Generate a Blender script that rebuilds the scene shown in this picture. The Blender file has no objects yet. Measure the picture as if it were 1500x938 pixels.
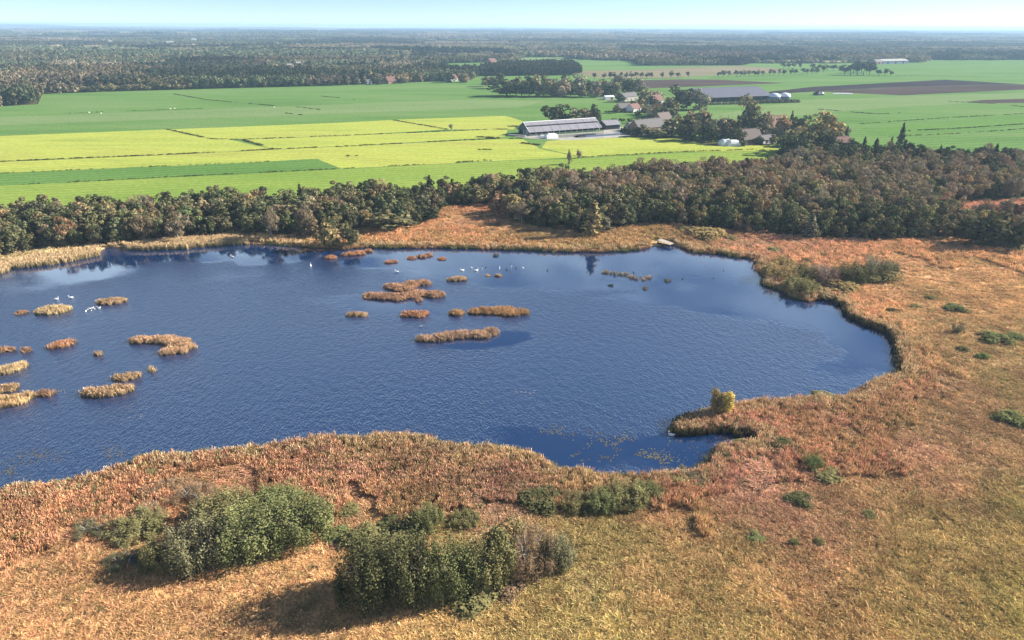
import bpy, bmesh, math, random
import numpy as np
from mathutils import Matrix, Vector
from mathutils.geometry import delaunay_2d_cdt
R = math.radians
rng = np.random.default_rng(7)
random.seed(7)
sc = bpy.context.scene
col = sc.collection

# ------------------------------------------------------------------ camera, sky, sun, exposure
F, H, EYE = 1013.0, 75.0, 38.5           # focal length in photo pixels, camera height in metres, eye level row
PITCH, ROLL = math.atan((469 - EYE) / F), R(.23)
cam_d = bpy.data.cameras.new('camera')
cam = bpy.data.objects.new('camera', cam_d)
col.objects.link(cam)
cam_d.sensor_fit = 'HORIZONTAL'
cam_d.angle = 2 * math.atan(750 / F)
cam_d.clip_start, cam_d.clip_end = 1.0, 60000
CM = Matrix.Rotation(math.pi / 2 - PITCH, 3, 'X') @ Matrix.Rotation(ROLL, 3, 'Z')
cam.matrix_world = Matrix.Translation((0, 0, H)) @ CM.to_4x4()
sc.camera = cam

SUN_AZ, SUN_EL = R(76), R(26.5)            # azimuth clockwise from the view direction (+Y)
world = bpy.data.worlds.new('World')
sc.world = world
world.use_nodes = True
wn = world.node_tree
sky = wn.nodes.new('ShaderNodeTexSky')
sky.sky_type = 'NISHITA'
sky.sun_disc = False
sky.sun_elevation, sky.sun_rotation = SUN_EL, SUN_AZ
sky.altitude, sky.air_density, sky.dust_density, sky.ozone_density = 0, .5, 0.0, 2.5
# thin high cloud, out of view, a low band placed to brighten the calm water
wtc, wmp, wnz, wrp, wsp, wel, wmx = [wn.nodes.new('ShaderNode' + t) for t in ('TexCoord', 'Mapping', 'TexNoise', 'MapRange', 'SeparateXYZ', 'MapRange', 'Mix')]
wmp.inputs['Scale'].default_value = (2.2, 2.2, 9.0)
wmp.inputs['Location'].default_value = (3.1, 0, 0)
wnz.inputs['Scale'].default_value, wnz.inputs['Detail'].default_value, wnz.inputs['Roughness'].default_value, wnz.inputs['Distortion'].default_value = 2.4, 7, .6, .8
wn.links.new(wtc.outputs['Generated'], wmp.inputs[0])
wn.links.new(wmp.outputs[0], wnz.inputs['Vector'])
wn.links.new(wnz.outputs[0], wrp.inputs[0])
wrp.inputs[1].default_value, wrp.inputs[2].default_value, wrp.inputs[4].default_value = .37, .58, .97
wn.links.new(wtc.outputs['Generated'], wsp.inputs[0])
wn.links.new(wsp.outputs[2], wel.inputs[0])
wel.inputs[1].default_value, wel.inputs[2].default_value = .05, .2
wmul = wn.nodes.new('ShaderNodeMath')
wmul.operation = 'MULTIPLY'
wn.links.new(wrp.outputs[0], wmul.inputs[0])
wn.links.new(wel.outputs[0], wmul.inputs[1])
whi, wm2 = wn.nodes.new('ShaderNodeMapRange'), wn.nodes.new('ShaderNodeMath')      # keeps the veil low, so that rippled water reflects blue sky
whi.inputs[1].default_value, whi.inputs[2].default_value, whi.inputs[3].default_value, whi.inputs[4].default_value = .22, .42, 1.0, .03
wn.links.new(wsp.outputs[2], whi.inputs[0])
wm2.operation = 'MULTIPLY'
wn.links.new(wmul.outputs[0], wm2.inputs[0])
wn.links.new(whi.outputs[0], wm2.inputs[1])
wmx.data_type = 'RGBA'
wn.links.new(wm2.outputs[0], wmx.inputs['Factor'])
wn.links.new(sky.outputs[0], wmx.inputs[6])
wmx.inputs[7].default_value = (10.2, 12.8, 14.8, 1)
wn.links.new(wmx.outputs[2], wn.nodes['Background'].inputs[0])
wn.nodes['Background'].inputs[1].default_value = 0.062
sun_d = bpy.data.lights.new('sun', 'SUN')
sun_d.energy, sun_d.angle, sun_d.color = 5.0, R(.53), (1.0, .93, .83)
sun = bpy.data.objects.new('sun', sun_d)
col.objects.link(sun)
sd = Vector((math.cos(SUN_EL) * math.sin(SUN_AZ), math.cos(SUN_EL) * math.cos(SUN_AZ), math.sin(SUN_EL)))
sun.rotation_euler = sd.to_track_quat('Z', 'Y').to_euler()
sun.location = (200, 100, 300)
sc.view_settings.view_transform = 'Standard'
sc.view_settings.look = 'None'
sc.view_settings.gamma = 1
sc.view_settings.exposure = 1.36
sc.cycles.use_denoising = True
sc.cycles.max_bounces = 5
sc.cycles.diffuse_bounces = 1
sc.cycles.transparent_max_bounces = 8
sc.cycles.volume_bounces = 1

# ------------------------------------------------------------------ helpers
DESAT = .22                                # plants light one another, which deepens their colour
GZ = .35                                   # level of the land; the water lies at 0
CMn = np.array(CM)

def P(x, y, z=GZ):                          # where the sight line of a photo pixel meets the level z
    d = CMn @ np.array([(x - 750) / F, -(y - 469) / F, -1.0])
    t = (z - H) / d[2]
    return np.array([d[0] * t, d[1] * t, z])

def PP(pts, z=GZ):
    return np.array([P(a, b, z)[:2] for a, b in pts])

def proj(p):
    q = (np.asarray(p, float) - np.array([0, 0, H])) @ CMn
    return np.stack([750 + F * q[..., 0] / -q[..., 2], 469 - F * q[..., 1] / -q[..., 2]], -1)

def scale_at(p):                            # photo pixels per metre
    return F / -((np.asarray(p, float) - np.array([0, 0, H])) @ CMn)[2]

def lin(r, g, b, k=1.0):
    f = lambda v: (v / 12.92 if v <= .04045 else ((v + .055) / 1.055) ** 2.4)
    c = [f(r / 255) * k, f(g / 255) * k, f(b / 255) * k]
    l = .3 * c[0] + .6 * c[1] + .1 * c[2]
    return tuple(v + (l - v) * DESAT for v in c)

def inside(pts, poly):
    x, y = pts[:, 0], pts[:, 1]
    r = np.zeros(len(pts), bool)
    n = len(poly)
    for i in range(n):
        x0, y0 = poly[i]
        x1, y1 = poly[(i + 1) % n]
        if y0 == y1:
            continue
        c = ((y0 > y) != (y1 > y)) & (x < (x1 - x0) * (y - y0) / (y1 - y0) + x0)
        r ^= c
    return r

def dist_poly(pts, poly, closed=True):
    d = np.full(len(pts), 1e9)
    n = len(poly)
    for i in range(n if closed else n - 1):
        a, b = poly[i], poly[(i + 1) % n]
        ab = b - a
        t = np.clip(((pts - a) @ ab) / max(ab @ ab, 1e-9), 0, 1)
        d = np.minimum(d, np.hypot(*(pts - a - t[:, None] * ab).T))
    return d

_lat = np.random.default_rng(3).random((256, 256))
def vnoise(x, y):
    xi, yi = np.floor(x).astype(int), np.floor(y).astype(int)
    fx, fy = x - xi, y - yi
    fx, fy = fx * fx * (3 - 2 * fx), fy * fy * (3 - 2 * fy)
    g = lambda a, b: _lat[a % 256, b % 256]
    return (g(xi, yi) * (1 - fx) + g(xi + 1, yi) * fx) * (1 - fy) + (g(xi, yi + 1) * (1 - fx) + g(xi + 1, yi + 1) * fx) * fy

def fbm(x, y, o=3):
    s, a, t = 0, 1, 0
    for i in range(o):
        s = s + a * vnoise(x * 2 ** i + 17 * i, y * 2 ** i + 31 * i)
        t += a
        a *= .5
    return s / t

def densify(poly, step, amp=0, seed=1):
    r = np.random.default_rng(seed)
    out = []
    for i in range(len(poly)):
        a, b = poly[i], poly[(i + 1) % len(poly)]
        n = max(1, int(np.hypot(*(b - a)) / step))
        for k in range(n):
            out.append(a + (b - a) * k / n + (r.normal(0, amp, 2) if amp else 0))
    return np.array(out)

def mesh_np(name, verts, faces, mat=None, smooth=False):
    me = bpy.data.meshes.new(name)
    verts = np.asarray(verts, np.float32)
    faces = np.asarray(faces, np.int32)
    k = faces.shape[1]
    me.vertices.add(len(verts))
    me.vertices.foreach_set('co', verts.ravel())
    me.loops.add(faces.size)
    me.loops.foreach_set('vertex_index', faces.ravel())
    me.polygons.add(len(faces))
    me.polygons.foreach_set('loop_start', np.arange(0, faces.size, k, dtype=np.int32))
    me.polygons.foreach_set('loop_total', np.full(len(faces), k, np.int32))
    me.update(calc_edges=True)
    if smooth:
        me.polygons.foreach_set('use_smooth', np.ones(len(faces), bool))
    if mat:
        me.materials.append(mat)
    return me

def link(name, me, parent=None, loc=None, kind=None):
    o = bpy.data.objects.new(name, me)
    col.objects.link(o)
    if parent is not None:
        o.parent = parent
    if loc is not None:
        o.location = loc
    if kind:
        o['kind'] = kind
    return o

def tag(o, label, cat, group=None):
    o['label'], o['category'] = label, cat
    if group:
        o['group'] = group
    return o

def thing(name, label, cat, loc, rz=0, group=None):
    o = link(name, None, None, loc)
    o.rotation_euler[2] = rz
    o.empty_display_size = .5
    return tag(o, label, cat, group)

def vattr(me, name, vals, typ='FLOAT_COLOR'):
    a = me.attributes.new(name, typ, 'POINT')
    vals = np.asarray(vals, np.float32)
    if typ == 'FLOAT_COLOR':
        v = np.ones((len(vals), 4), np.float32)
        v[:, :3] = vals
        a.data.foreach_set('color', v.ravel())
    elif typ == 'FLOAT_VECTOR':
        a.data.foreach_set('vector', vals.ravel())
    else:
        a.data.foreach_set('value', vals.ravel())

# ------------------------------------------------------------------ materials
def nmat(name):
    m = bpy.data.materials.new(name)
    m.use_nodes = True
    nt = m.node_tree
    nt.nodes.clear()
    out = nt.nodes.new('ShaderNodeOutputMaterial')
    def N(t, **kw):
        n = nt.nodes.new('ShaderNode' + t)
        for k, v in kw.items():
            setattr(n, k, v)
        return n
    L = nt.links.new
    return m, out, N, L

def ramp(n, stops):
    e = n.color_ramp.elements
    while len(e) > 1:
        e.remove(e[-1])
    e[0].position, e[0].color = stops[0][0], (*stops[0][1], 1)
    for p, c in stops[1:]:
        x = e.new(p)
        x.color = (*c, 1)

def leaf_mat(name, src, trans=.3, var=(.72, 1.25), tone=False):
    """plant material; its colour is that of the object (src='object') or of the instanced plant (src='inst')"""
    m, out, N, L = nmat(name)
    if src == 'object':
        c = N('ObjectInfo').outputs['Color']
    elif src == 'inst':
        a = N('Attribute', attribute_type='INSTANCER', attribute_name='tint')
        c = a.outputs['Color']
    else:
        a = N('Attribute', attribute_type='GEOMETRY', attribute_name='tint')
        c = a.outputs['Color']
    g = N('NewGeometry')
    mr = N('MapRange')
    mr.inputs[3].default_value, mr.inputs[4].default_value = var
    L(g.outputs['Random Per Island'], mr.inputs[0])
    mul = N('VectorMath', operation='SCALE')
    L(c, mul.inputs[0])
    L(mr.outputs[0], mul.inputs['Scale'])
    tcd, nz, mz = N('TexCoord'), N('TexNoise'), N('MapRange')
    nz.inputs['Scale'].default_value, nz.inputs['Detail'].default_value = .55, 2
    L(tcd.outputs['Object'], nz.inputs['Vector'])
    mz.inputs[1].default_value, mz.inputs[2].default_value, mz.inputs[3].default_value, mz.inputs[4].default_value = .35, .65, .72, 1.3
    L(nz.outputs[0], mz.inputs[0])
    sc2 = N('VectorMath', operation='SCALE')
    L(mul.outputs[0], sc2.inputs[0])
    L(mz.outputs[0], sc2.inputs['Scale'])
    cc = sc2.outputs[0]
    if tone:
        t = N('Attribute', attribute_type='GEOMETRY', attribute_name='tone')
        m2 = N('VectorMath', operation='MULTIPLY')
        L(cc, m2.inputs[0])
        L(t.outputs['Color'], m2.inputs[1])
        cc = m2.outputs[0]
    d, tr, mx = N('BsdfDiffuse'), N('BsdfTranslucent'), N('MixShader')
    mx.inputs[0].default_value = trans
    L(cc, d.inputs[0])
    L(cc, tr.inputs[0])
    L(d.outputs[0], mx.inputs[1])
    L(tr.outputs[0], mx.inputs[2])
    L(mx.outputs[0], out.inputs[0])
    return m

def plain(name, c, rough=.7, var=.15, scale=.8, metallic=0.0, spec=.3, bump=0.0):
    m, out, N, L = nmat(name)
    b = N('BsdfPrincipled')
    tc = N('TexCoord')
    n = N('TexNoise')
    n.inputs['Scale'].default_value = scale
    n.inputs['Detail'].default_value = 5
    L(tc.outputs['Object'], n.inputs['Vector'])
    r = N('ValToRGB')
    ramp(r, [(.3, tuple(v * (1 - var) for v in c)), (.7, tuple(min(1, v * (1 + var)) for v in c))])
    L(n.outputs[0], r.inputs[0])
    L(r.outputs[0], b.inputs['Base Color'])
    b.inputs['Roughness'].default_value = rough
    b.inputs['Metallic'].default_value = metallic
    b.inputs['Specular IOR Level'].default_value = spec
    if bump:
        bp = N('Bump')
        bp.inputs['Distance'].default_value = bump
        L(n.outputs[0], bp.inputs['Height'])
        L(bp.outputs[0], b.inputs['Normal'])
    L(b.outputs[0], out.inputs[0])
    return m

def field_mat(name, c1, c2, stripe_dir=None, stripe_w=6.0, stripe_amt=.12, rough=1.0, blotch=.02, c3=None):
    """grass or soil of a field: blotches of two shades and the lines the machines leave along it"""
    m, out, N, L = nmat(name)
    b = N('BsdfDiffuse')
    tc = N('TexCoord')
    n1, n2 = N('TexNoise'), N('TexNoise')
    n1.inputs['Scale'].default_value = blotch
    n1.inputs['Detail'].default_value = 6
    n1.inputs['Roughness'].default_value = .6
    n2.inputs['Scale'].default_value = .5
    n2.inputs['Detail'].default_value = 4
    if stripe_dir:
        mp = N('Mapping')
        mp.inputs['Rotation'].default_value[2] = -stripe_dir
        mp.inputs['Scale'].default_value = (.25, 1, 1)
        L(tc.outputs['Object'], mp.inputs[0])
        L(mp.outputs[0], n1.inputs['Vector'])
    else:
        L(tc.outputs['Object'], n1.inputs['Vector'])
    L(tc.outputs['Object'], n2.inputs['Vector'])
    r = N('ValToRGB')
    ramp(r, [(.34, c1), (.64, c2)] if c3 is None else [(.3, c1), (.5, c2), (.68, c3)])
    L(n1.outputs[0], r.inputs[0])
    mr = N('MapRange')
    mr.inputs[1].default_value, mr.inputs[2].default_value = .25, .75
    mr.inputs[3].default_value, mr.inputs[4].default_value = .78, 1.2
    L(n2.outputs[0], mr.inputs[0])
    s = N('VectorMath', operation='SCALE')
    L(r.outputs[0], s.inputs[0])
    L(mr.outputs[0], s.inputs['Scale'])
    cc = s.outputs[0]
    if stripe_dir is not None:
        mp2 = N('Mapping')
        mp2.inputs['Rotation'].default_value[2] = -stripe_dir
        L(tc.outputs['Object'], mp2.inputs[0])
        w = N('TexWave', bands_direction='Y')
        w.inputs['Scale'].default_value = .314 / stripe_w
        w.inputs['Distortion'].default_value = .6
        w.inputs['Detail'].default_value = 2
        L(mp2.outputs[0], w.inputs[0])
        mr2 = N('MapRange')
        mr2.inputs[3].default_value, mr2.inputs[4].default_value = 1 - stripe_amt, 1 + stripe_amt
        L(w.outputs[1], mr2.inputs[0])
        s2 = N('VectorMath', operation='SCALE')
        L(cc, s2.inputs[0])
        L(mr2.outputs[0], s2.inputs['Scale'])
        cc = s2.outputs[0]
    L(cc, b.inputs[0])
    L(b.outputs[0], out.inputs[0])
    return m

M = {}
M['leaf'] = leaf_mat('leaf', 'object', .13)
M['leaf_inst'] = leaf_mat('leaf_inst', 'inst', .13)
M['twig'] = leaf_mat('twig', 'object', .1, (.6, 1.35))
M['twig_inst'] = leaf_mat('twig_inst', 'inst', .1, (.6, 1.35))
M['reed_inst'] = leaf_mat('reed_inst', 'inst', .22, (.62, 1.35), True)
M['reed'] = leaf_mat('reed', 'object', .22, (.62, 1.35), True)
M['bark'] = plain('bark', (.07, .055, .042), .9, .35, 3)
M['stem_bark'] = plain('stem_bark', (.12, .10, .075), .9, .35, 3)
M['pale_bark'] = plain('pale_bark', (.30, .28, .25), .9, .35, 3)

# ------------------------------------------------------------------ outlines traced on the ground
NEAR_SHORE = [(1322, 540), (1290, 548), (1263, 565), (1247, 573), (1167, 577), (1117, 580), (1073, 587), (1033, 595), (1010, 601), (998, 609), (986, 619)]
BAY_OVER = [(993, 634), (1012, 635), (1050, 634), (1085, 633), (1106, 637), (1113, 641)]
BAY_UNDER = [(1104, 641), (1085, 642), (1058, 648), (1043, 658), (1038, 668), (1030, 679), (1000, 684), (967, 687), (920, 688), (873, 688),
             (863, 682), (835, 680), (807, 677), (787, 662), (753, 649), (713, 645), (647, 645), (627, 634), (583, 628), (533, 632),
             (500, 633), (467, 634), (400, 643), (333, 653), (240, 661), (207, 661), (180, 674), (147, 684), (113, 694), (67, 701),
             (0, 709), (-160, 740), (-330, 770)]
FAR_SHORE = [(-330, 430), (-160, 418), (0, 400), (20, 392), (48, 391), (100, 383), (143, 374), (147, 366), (160, 362), (180, 362), (190, 366), (250, 365), (300, 361), (345, 357),
             (365, 357), (400, 358), (440, 361), (470, 362), (505, 365), (530, 362), (577, 363), (640, 363), (700, 364), (760, 366),
             (817, 368), (883, 369), (933, 366), (960, 360), (990, 359), (1008, 365), (1020, 369), (1050, 371), (1100, 378), (1112, 380), (1108, 391),
             (1122, 404), (1122, 418), (1152, 427), (1167, 437), (1187, 440), (1205, 432), (1216, 436), (1240, 452), (1243, 464),
             (1270, 476), (1300, 485), (1312, 500), (1315, 520), (1324, 538)]
pond = np.vstack([PP(FAR_SHORE, .1), PP(NEAR_SHORE, 2.1), PP(BAY_OVER, .1), PP(BAY_UNDER, 2.1)])
pond = densify(pond, 1.6, .28, 4)

WOOD_FRONT = [(-330, 415), (-100, 392), (0, 378), (60, 367), (150, 361), (250, 353), (350, 344), (450, 349), (500, 352), (530, 335), (600, 335), (640, 318),
              (650, 304), (740, 300), (745, 322), (800, 337), (850, 344), (900, 337), (960, 327), (1040, 337), (1100, 343), (1200, 351),
              (1280, 354), (1380, 351), (1480, 362), (1560, 366), (1750, 370)]
WOOD_BACK = [(1750, 211), (1500, 214), (1400, 216), (1300, 213), (1180, 219), (1100, 229), (1000, 237), (900, 242), (800, 248), (700, 256), (550, 268),
             (420, 272), (270, 277), (100, 287), (0, 291), (-330, 305)]
wood = np.vstack([PP(WOOD_FRONT), PP(WOOD_BACK, 10)])
glade = PP([(1372, 299), (1750, 283), (1750, 322), (1410, 326)])

# land open to the fields, beyond which the far woods stand
OPEN = [(-420, 330), (-420, 160), (0, 156), (55, 153), (62, 138), (160, 134.5), (300, 130.5), (480, 126), (690, 117.5), (702, 110), (640, 98), (636, 93.5), (742, 91), (760, 84),
        (835, 83.5), (842, 86.5), (928, 90), (936, 96.5), (1090, 96), (1100, 92.5), (1280, 92.5), (1340, 91), (1350, 88.5), (1500, 88), (1950, 86), (1950, 330)]
open_land = PP(OPEN)

# ------------------------------------------------------------------ the setting: ground, water, marsh, fields
GR = 17000.0
M['floor'] = field_mat('woodland_floor', lin(70, 62, 40), lin(88, 84, 50), None, blotch=.004, c3=lin(96, 76, 52))
gme = mesh_np('ground', [(-GR, -400, -.4), (GR, -400, -.4), (GR, GR, -.4), (-GR, GR, -.4)], [(0, 1, 2, 3)], M['floor'])
link('ground', gme, kind='structure')

def sheet(name, poly, z, mat, pts=None, hole=None, skirt=None):
    """a level sheet inside an outline, with an optional hole (the pond) and a bank down to its water"""
    V = [Vector(p[:2]) for p in poly]
    E = [(i, (i + 1) % len(poly)) for i in range(len(poly))]
    if hole is not None:
        k = len(V)
        V += [Vector(p[:2]) for p in hole]
        E += [(k + i, k + (i + 1) % len(hole)) for i in range(len(hole))]
    if pts is not None:
        V += [Vector(p[:2]) for p in pts]
    vs, _, fs, _, _, _ = delaunay_2d_cdt(V, E, [], 0, 1e-4)
    vs = np.array([(v.x, v.y) for v in vs])
    fs = np.array(fs)
    cen = vs[fs].mean(1)
    ok = inside(cen, poly)
    if hole is not None:
        ok &= ~inside(cen, hole)
    fs = fs[ok]
    zz = np.full(len(vs), z)
    a, b, c = vs[fs[:, 0]], vs[fs[:, 1]], vs[fs[:, 2]]
    cr = (b[:, 0] - a[:, 0]) * (c[:, 1] - a[:, 1]) - (b[:, 1] - a[:, 1]) * (c[:, 0] - a[:, 0])
    fs[cr < 0] = fs[cr < 0][:, ::-1]
    v3 = np.column_stack([vs, zz])
    if skirt is not None:
        n, k = len(hole), len(v3)
        v3 = np.vstack([v3, np.column_stack([hole, np.full(n, z)]), np.column_stack([hole, np.full(n, skirt)])])
        i = np.arange(n)
        j = (i + 1) % n
        fs = np.vstack([fs, np.column_stack([k + i, k + j, k + n + j]), np.column_stack([k + i, k + n + j, k + n + i])])
    me = mesh_np(name, v3, fs, mat)
    return me, v3

# colours of the marsh plants, patch by patch: (photo x, y, reach in m, colour)
ZONES = [(600, 690, 16, (184, 136, 104)), (750, 690, 14, (180, 132, 102)), (480, 660, 14, (178, 128, 90)), (300, 690, 12, (176, 122, 80)), (1100, 690, 12, (194, 144, 118)), (1050, 720, 12, (186, 134, 106)),
         (1180, 620, 18, (192, 138, 98)), (1290, 640, 18, (190, 132, 100)), (1330, 590, 20, (196, 144, 112)), (1420, 620, 22, (186, 128, 82)),
         (1240, 690, 12, (182, 122, 86)), (1000, 770, 12, (182, 122, 76)), (1300, 460, 34, (206, 152, 102)), (1400, 400, 40, (210, 156, 92)),
         (1470, 430, 34, (216, 166, 84)), (1420, 550, 26, (190, 146, 88)), (1340, 370, 40, (204, 146, 96)), (1470, 505, 18, (138, 134, 62)), (1480, 610, 16, (140, 130, 58)), (1440, 725, 8, (140, 136, 58)), (840, 822, 6, (158, 150, 72)), (1000, 800, 6, (160, 140, 70)), (1310, 745, 7, (178, 158, 84)),
         (1450, 900, 20, (176, 156, 60)), (1300, 900, 14, (192, 152, 76)), (1420, 830, 17, (160, 150, 54)), (1470, 700, 16, (178, 142, 74)),
         (1350, 780, 14, (184, 130, 80)), (1150, 830, 18, (192, 136, 84)), (1050, 900, 16, (196, 156, 78)), (850, 900, 14, (182, 162, 78)),
         (880, 830, 12, (176, 150, 76)), (700, 930, 12, (186, 146, 74)), (450, 860, 14, (208, 156, 90)), (250, 870, 16, (204, 152, 90)), (80, 890, 18, (200, 142, 80)),
         (60, 790, 14, (190, 136, 88)), (90, 730, 12, (178, 126, 80)), (900, 770, 10, (186, 134, 86)), (1150, 760, 12, (188, 134, 92)),
         (1230, 800, 14, (188, 134, 88)), (700, 335, 34, (200, 140, 84)), (690, 310, 24, (206, 146, 96)), (600, 350, 26, (198, 144, 78)), (800, 352, 26, (176, 140, 76)), (930, 345, 26, (178, 144, 78)),
         (745, 658, 5, (204, 176, 84)), (790, 668, 4, (196, 172, 84)), (600, 640, 4, (196, 168, 92)), (860, 690, 4, (186, 160, 84)), (980, 322, 16, (184, 104, 74)), (1150, 350, 40, (192, 134, 98)), (1460, 303, 40, (196, 134, 96)), (100, 376, 16, (206, 172, 110)), (300, 352, 18, (202, 166, 106)), (0, 392, 16, (180, 150, 92)), (420, 352, 14, (190, 150, 92))]
zc = np.array([P(a, b)[:2] for a, b, _, _ in ZONES])
zr = np.array([c for _, _, c, _ in ZONES]) * 1.25
zcol = np.array([lin(*c) for _, _, _, c in ZONES])

def marsh_colour(p):
    q = p + np.column_stack([fbm(p[:, 0] * .09, p[:, 1] * .09) - .5, fbm(p[:, 0] * .09 + 50, p[:, 1] * .09) - .5]) * 22
    d2 = ((q[:, None, :] - zc[None]) ** 2).sum(-1) / zr ** 2
    w = np.exp(-d2) + 1e-4 / (1 + d2)
    c = (w[..., None] * zcol).sum(1) / w.sum(1)[:, None]
    n = fbm(p[:, 0] * .16 + 9, p[:, 1] * .16, 3)[:, None]
    n2 = fbm(p[:, 0] * .6 + 9, p[:, 1] * .6, 2)[:, None]
    c = c * (.38 + .6 * n + .62 * n2)
    g = np.clip((fbm(p[:, 0] * .07 + 80, p[:, 1] * .07 + 3, 4) - .54) * 7, 0, 1)[:, None] * .3     # greener hollows
    return c * (1 - g) + g * np.array(lin(140, 128, 54)) * (.6 + .7 * n)

MK = np.array([1.42, 1.45, 1.52])                                    # plants reflect less than the picture's sunlit brightness
m, out, N, L = nmat('marsh_soil')
a = N('Attribute', attribute_type='GEOMETRY', attribute_name='patch')
n = N('TexNoise')
n.inputs['Scale'].default_value, n.inputs['Detail'].default_value = 1.6, 6
tc = N('TexCoord')
L(tc.outputs['Object'], n.inputs['Vector'])
mr = N('MapRange')
mr.inputs[1].default_value, mr.inputs[2].default_value, mr.inputs[3].default_value, mr.inputs[4].default_value = .3, .7, .7, 1.15
L(n.outputs[0], mr.inputs[0])
s = N('VectorMath', operation='SCALE')
L(a.outputs[0], s.inputs[0])
L(mr.outputs[0], s.inputs['Scale'])
d = N('BsdfDiffuse')
L(s.outputs[0], d.inputs[0])
L(d.outputs[0], out.inputs[0])
M['marsh'] = m
marsh_poly = np.array([(-430, 20), (430, 20), (760, 330), (760, 520), (300, 500), (60, 420), (-180, 345), (-520, 345), (-520, 150)], float)
gx, gy = np.meshgrid(np.arange(-180, 300, 3.0), np.arange(50, 300, 3.0))
gp = np.column_stack([gx.ravel(), gy.ravel()]) + rng.uniform(-.9, .9, (gx.size, 2))
gp = gp[~inside(gp, pond) & (dist_poly(gp, pond) > 1.2) & inside(gp, marsh_poly)]
me, v3 = sheet('marsh', marsh_poly, GZ - .02, M['marsh'], gp, pond, -.3)
pc = np.empty((len(v3), 3))
pc[:] = marsh_colour(v3[:, :2]) * MK * .95
pc[v3[:, 2] < 0] = lin(52, 42, 30)
vattr(me, 'patch', pc)
link('marsh_ground', me, kind='structure')

# water: a rippled sheet with slicks where the wind does not reach
m, out, N, L = nmat('pond_water')
b = N('BsdfPrincipled')
b.inputs['Base Color'].default_value = (.003, .022, .080, 1)
b.inputs['IOR'].default_value = 2.8
tc, at = N('TexCoord'), N('Attribute', attribute_type='GEOMETRY', attribute_name='calm')
n1, n2, n3 = N('TexNoise'), N('TexNoise'), N('TexNoise')
mp = N('Mapping')
mp.inputs['Rotation'].default_value[2] = R(25)
mp.inputs['Scale'].default_value = (1, .55, 1)
L(tc.outputs['Object'], mp.inputs[0])
for nn, s_, d_ in ((n1, 2.3, 2), (n2, .8, 2), (n3, .03, 5)):
    nn.inputs['Scale'].default_value, nn.inputs['Detail'].default_value = s_, d_
    L(mp.outputs[0] if nn is not n3 else tc.outputs['Object'], nn.inputs['Vector'])
add = N('Math', operation='ADD')
L(n1.outputs[0], add.inputs[0])
L(n2.outputs[0], add.inputs[1])
bp = N('Bump')
bp.inputs['Distance'].default_value = .42
cl = N('Math', operation='MULTIPLY_ADD')      # calm + patchiness
cl.inputs[1].default_value, cl.inputs[2].default_value = 2.6, -1.25
L(n3.outputs[0], cl.inputs[0])
c2 = N('Math', operation='ADD', use_clamp=True)
L(cl.outputs[0], c2.inputs[0])
L(at.outputs['Fac'], c2.inputs[1])
mr = N('MapRange')
mr.inputs[3].default_value, mr.inputs[4].default_value = .46, .02
L(c2.outputs[0], mr.inputs[0])
mr.interpolation_type = 'SMOOTHSTEP'
mr.inputs[1].default_value, mr.inputs[2].default_value = .12, .8
L(mr.outputs[0], bp.inputs['Strength'])
L(add.outputs[0], bp.inputs['Height'])
L(bp.outputs[0], b.inputs['Normal'])
mr2 = N('MapRange')
mr2.inputs[3].default_value, mr2.inputs[4].default_value = .26, .04
L(c2.outputs[0], mr2.inputs[0])
L(mr2.outputs[0], b.inputs['Roughness'])
L(b.outputs[0], out.inputs[0])
M['water'] = m
gx, gy = np.meshgrid(np.arange(-260, 180, 2.0), np.arange(90, 270, 2.0))
nx, ny = gx.shape[1], gx.shape[0]
vp = np.column_stack([gx.ravel(), gy.ravel()])
nearp = inside(vp, pond) | (dist_poly(vp, pond) < 5)
i, j = np.meshgrid(np.arange(nx - 1), np.arange(ny - 1))
q = np.column_stack([(j * nx + i).ravel(), (j * nx + i + 1).ravel(), ((j + 1) * nx + i + 1).ravel(), ((j + 1) * nx + i).ravel()])
q = q[nearp[q].all(1)]
me = mesh_np('pond_water', np.column_stack([vp, np.zeros(len(vp))]), q, M['water'])
CALM = [(600, 374, 16, 1), (680, 376, 22, 1), (760, 376, 26, 1), (860, 380, 30, 1.1), (960, 380, 30, 1.1), (1040, 388, 30, 1.1), (1090, 402, 26, 1), (1010, 440, 8, .9), (940, 434, 6, .7), (1170, 452, 16, .8), (1215, 462, 15, .8), (1280, 495, 12, .9), (1120, 420, 20, .8),
        (710, 467, 6, 1.1), (740, 465, 5, 1), (670, 501, 7, 1.1), (700, 499, 6, 1), (330, 366, 14, 1), (390, 368, 12, 1), (560, 372, 12, .8), (1295, 520, 10, .9), (1240, 560, 8, .6),
        (450, 366, 10, .8), (230, 376, 14, .55), (60, 402, 14, .5), (130, 388, 14, .5), (940, 664, 9, .6), (870, 655, 9, .5), (600, 444, 9, .7), (240, 515, 8, .6), (1020, 658, 8, .7), (1060, 642, 6, .7), (520, 445, 10, .5), (790, 660, 8, .6), (640, 470, 8, .5),
        (400, 520, 40, -.35), (900, 520, 36, -.35), (600, 600, 40, -.35), (1050, 510, 20, -.2), (200, 620, 30, -.35), (820, 440, 16, -.3)]
cv = np.zeros(len(vp))
warp = vp + np.column_stack([fbm(vp[:, 0] * .05, vp[:, 1] * .12) - .5, (fbm(vp[:, 0] * .05 + 40, vp[:, 1] * .12) - .5)]) * np.array([26, 14])
for a_, b_, r_, s_ in CALM:
    c_ = P(a_, b_, 0)[:2]
    dd = (warp - c_) / np.array([r_ * 1.5, r_])
    cv += s_ * np.exp(-(dd ** 2).sum(1) ** 2)
vattr(me, 'calm', np.clip(cv, -.5, 1), 'FLOAT')
link('pond_water', me, kind='structure')

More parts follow.
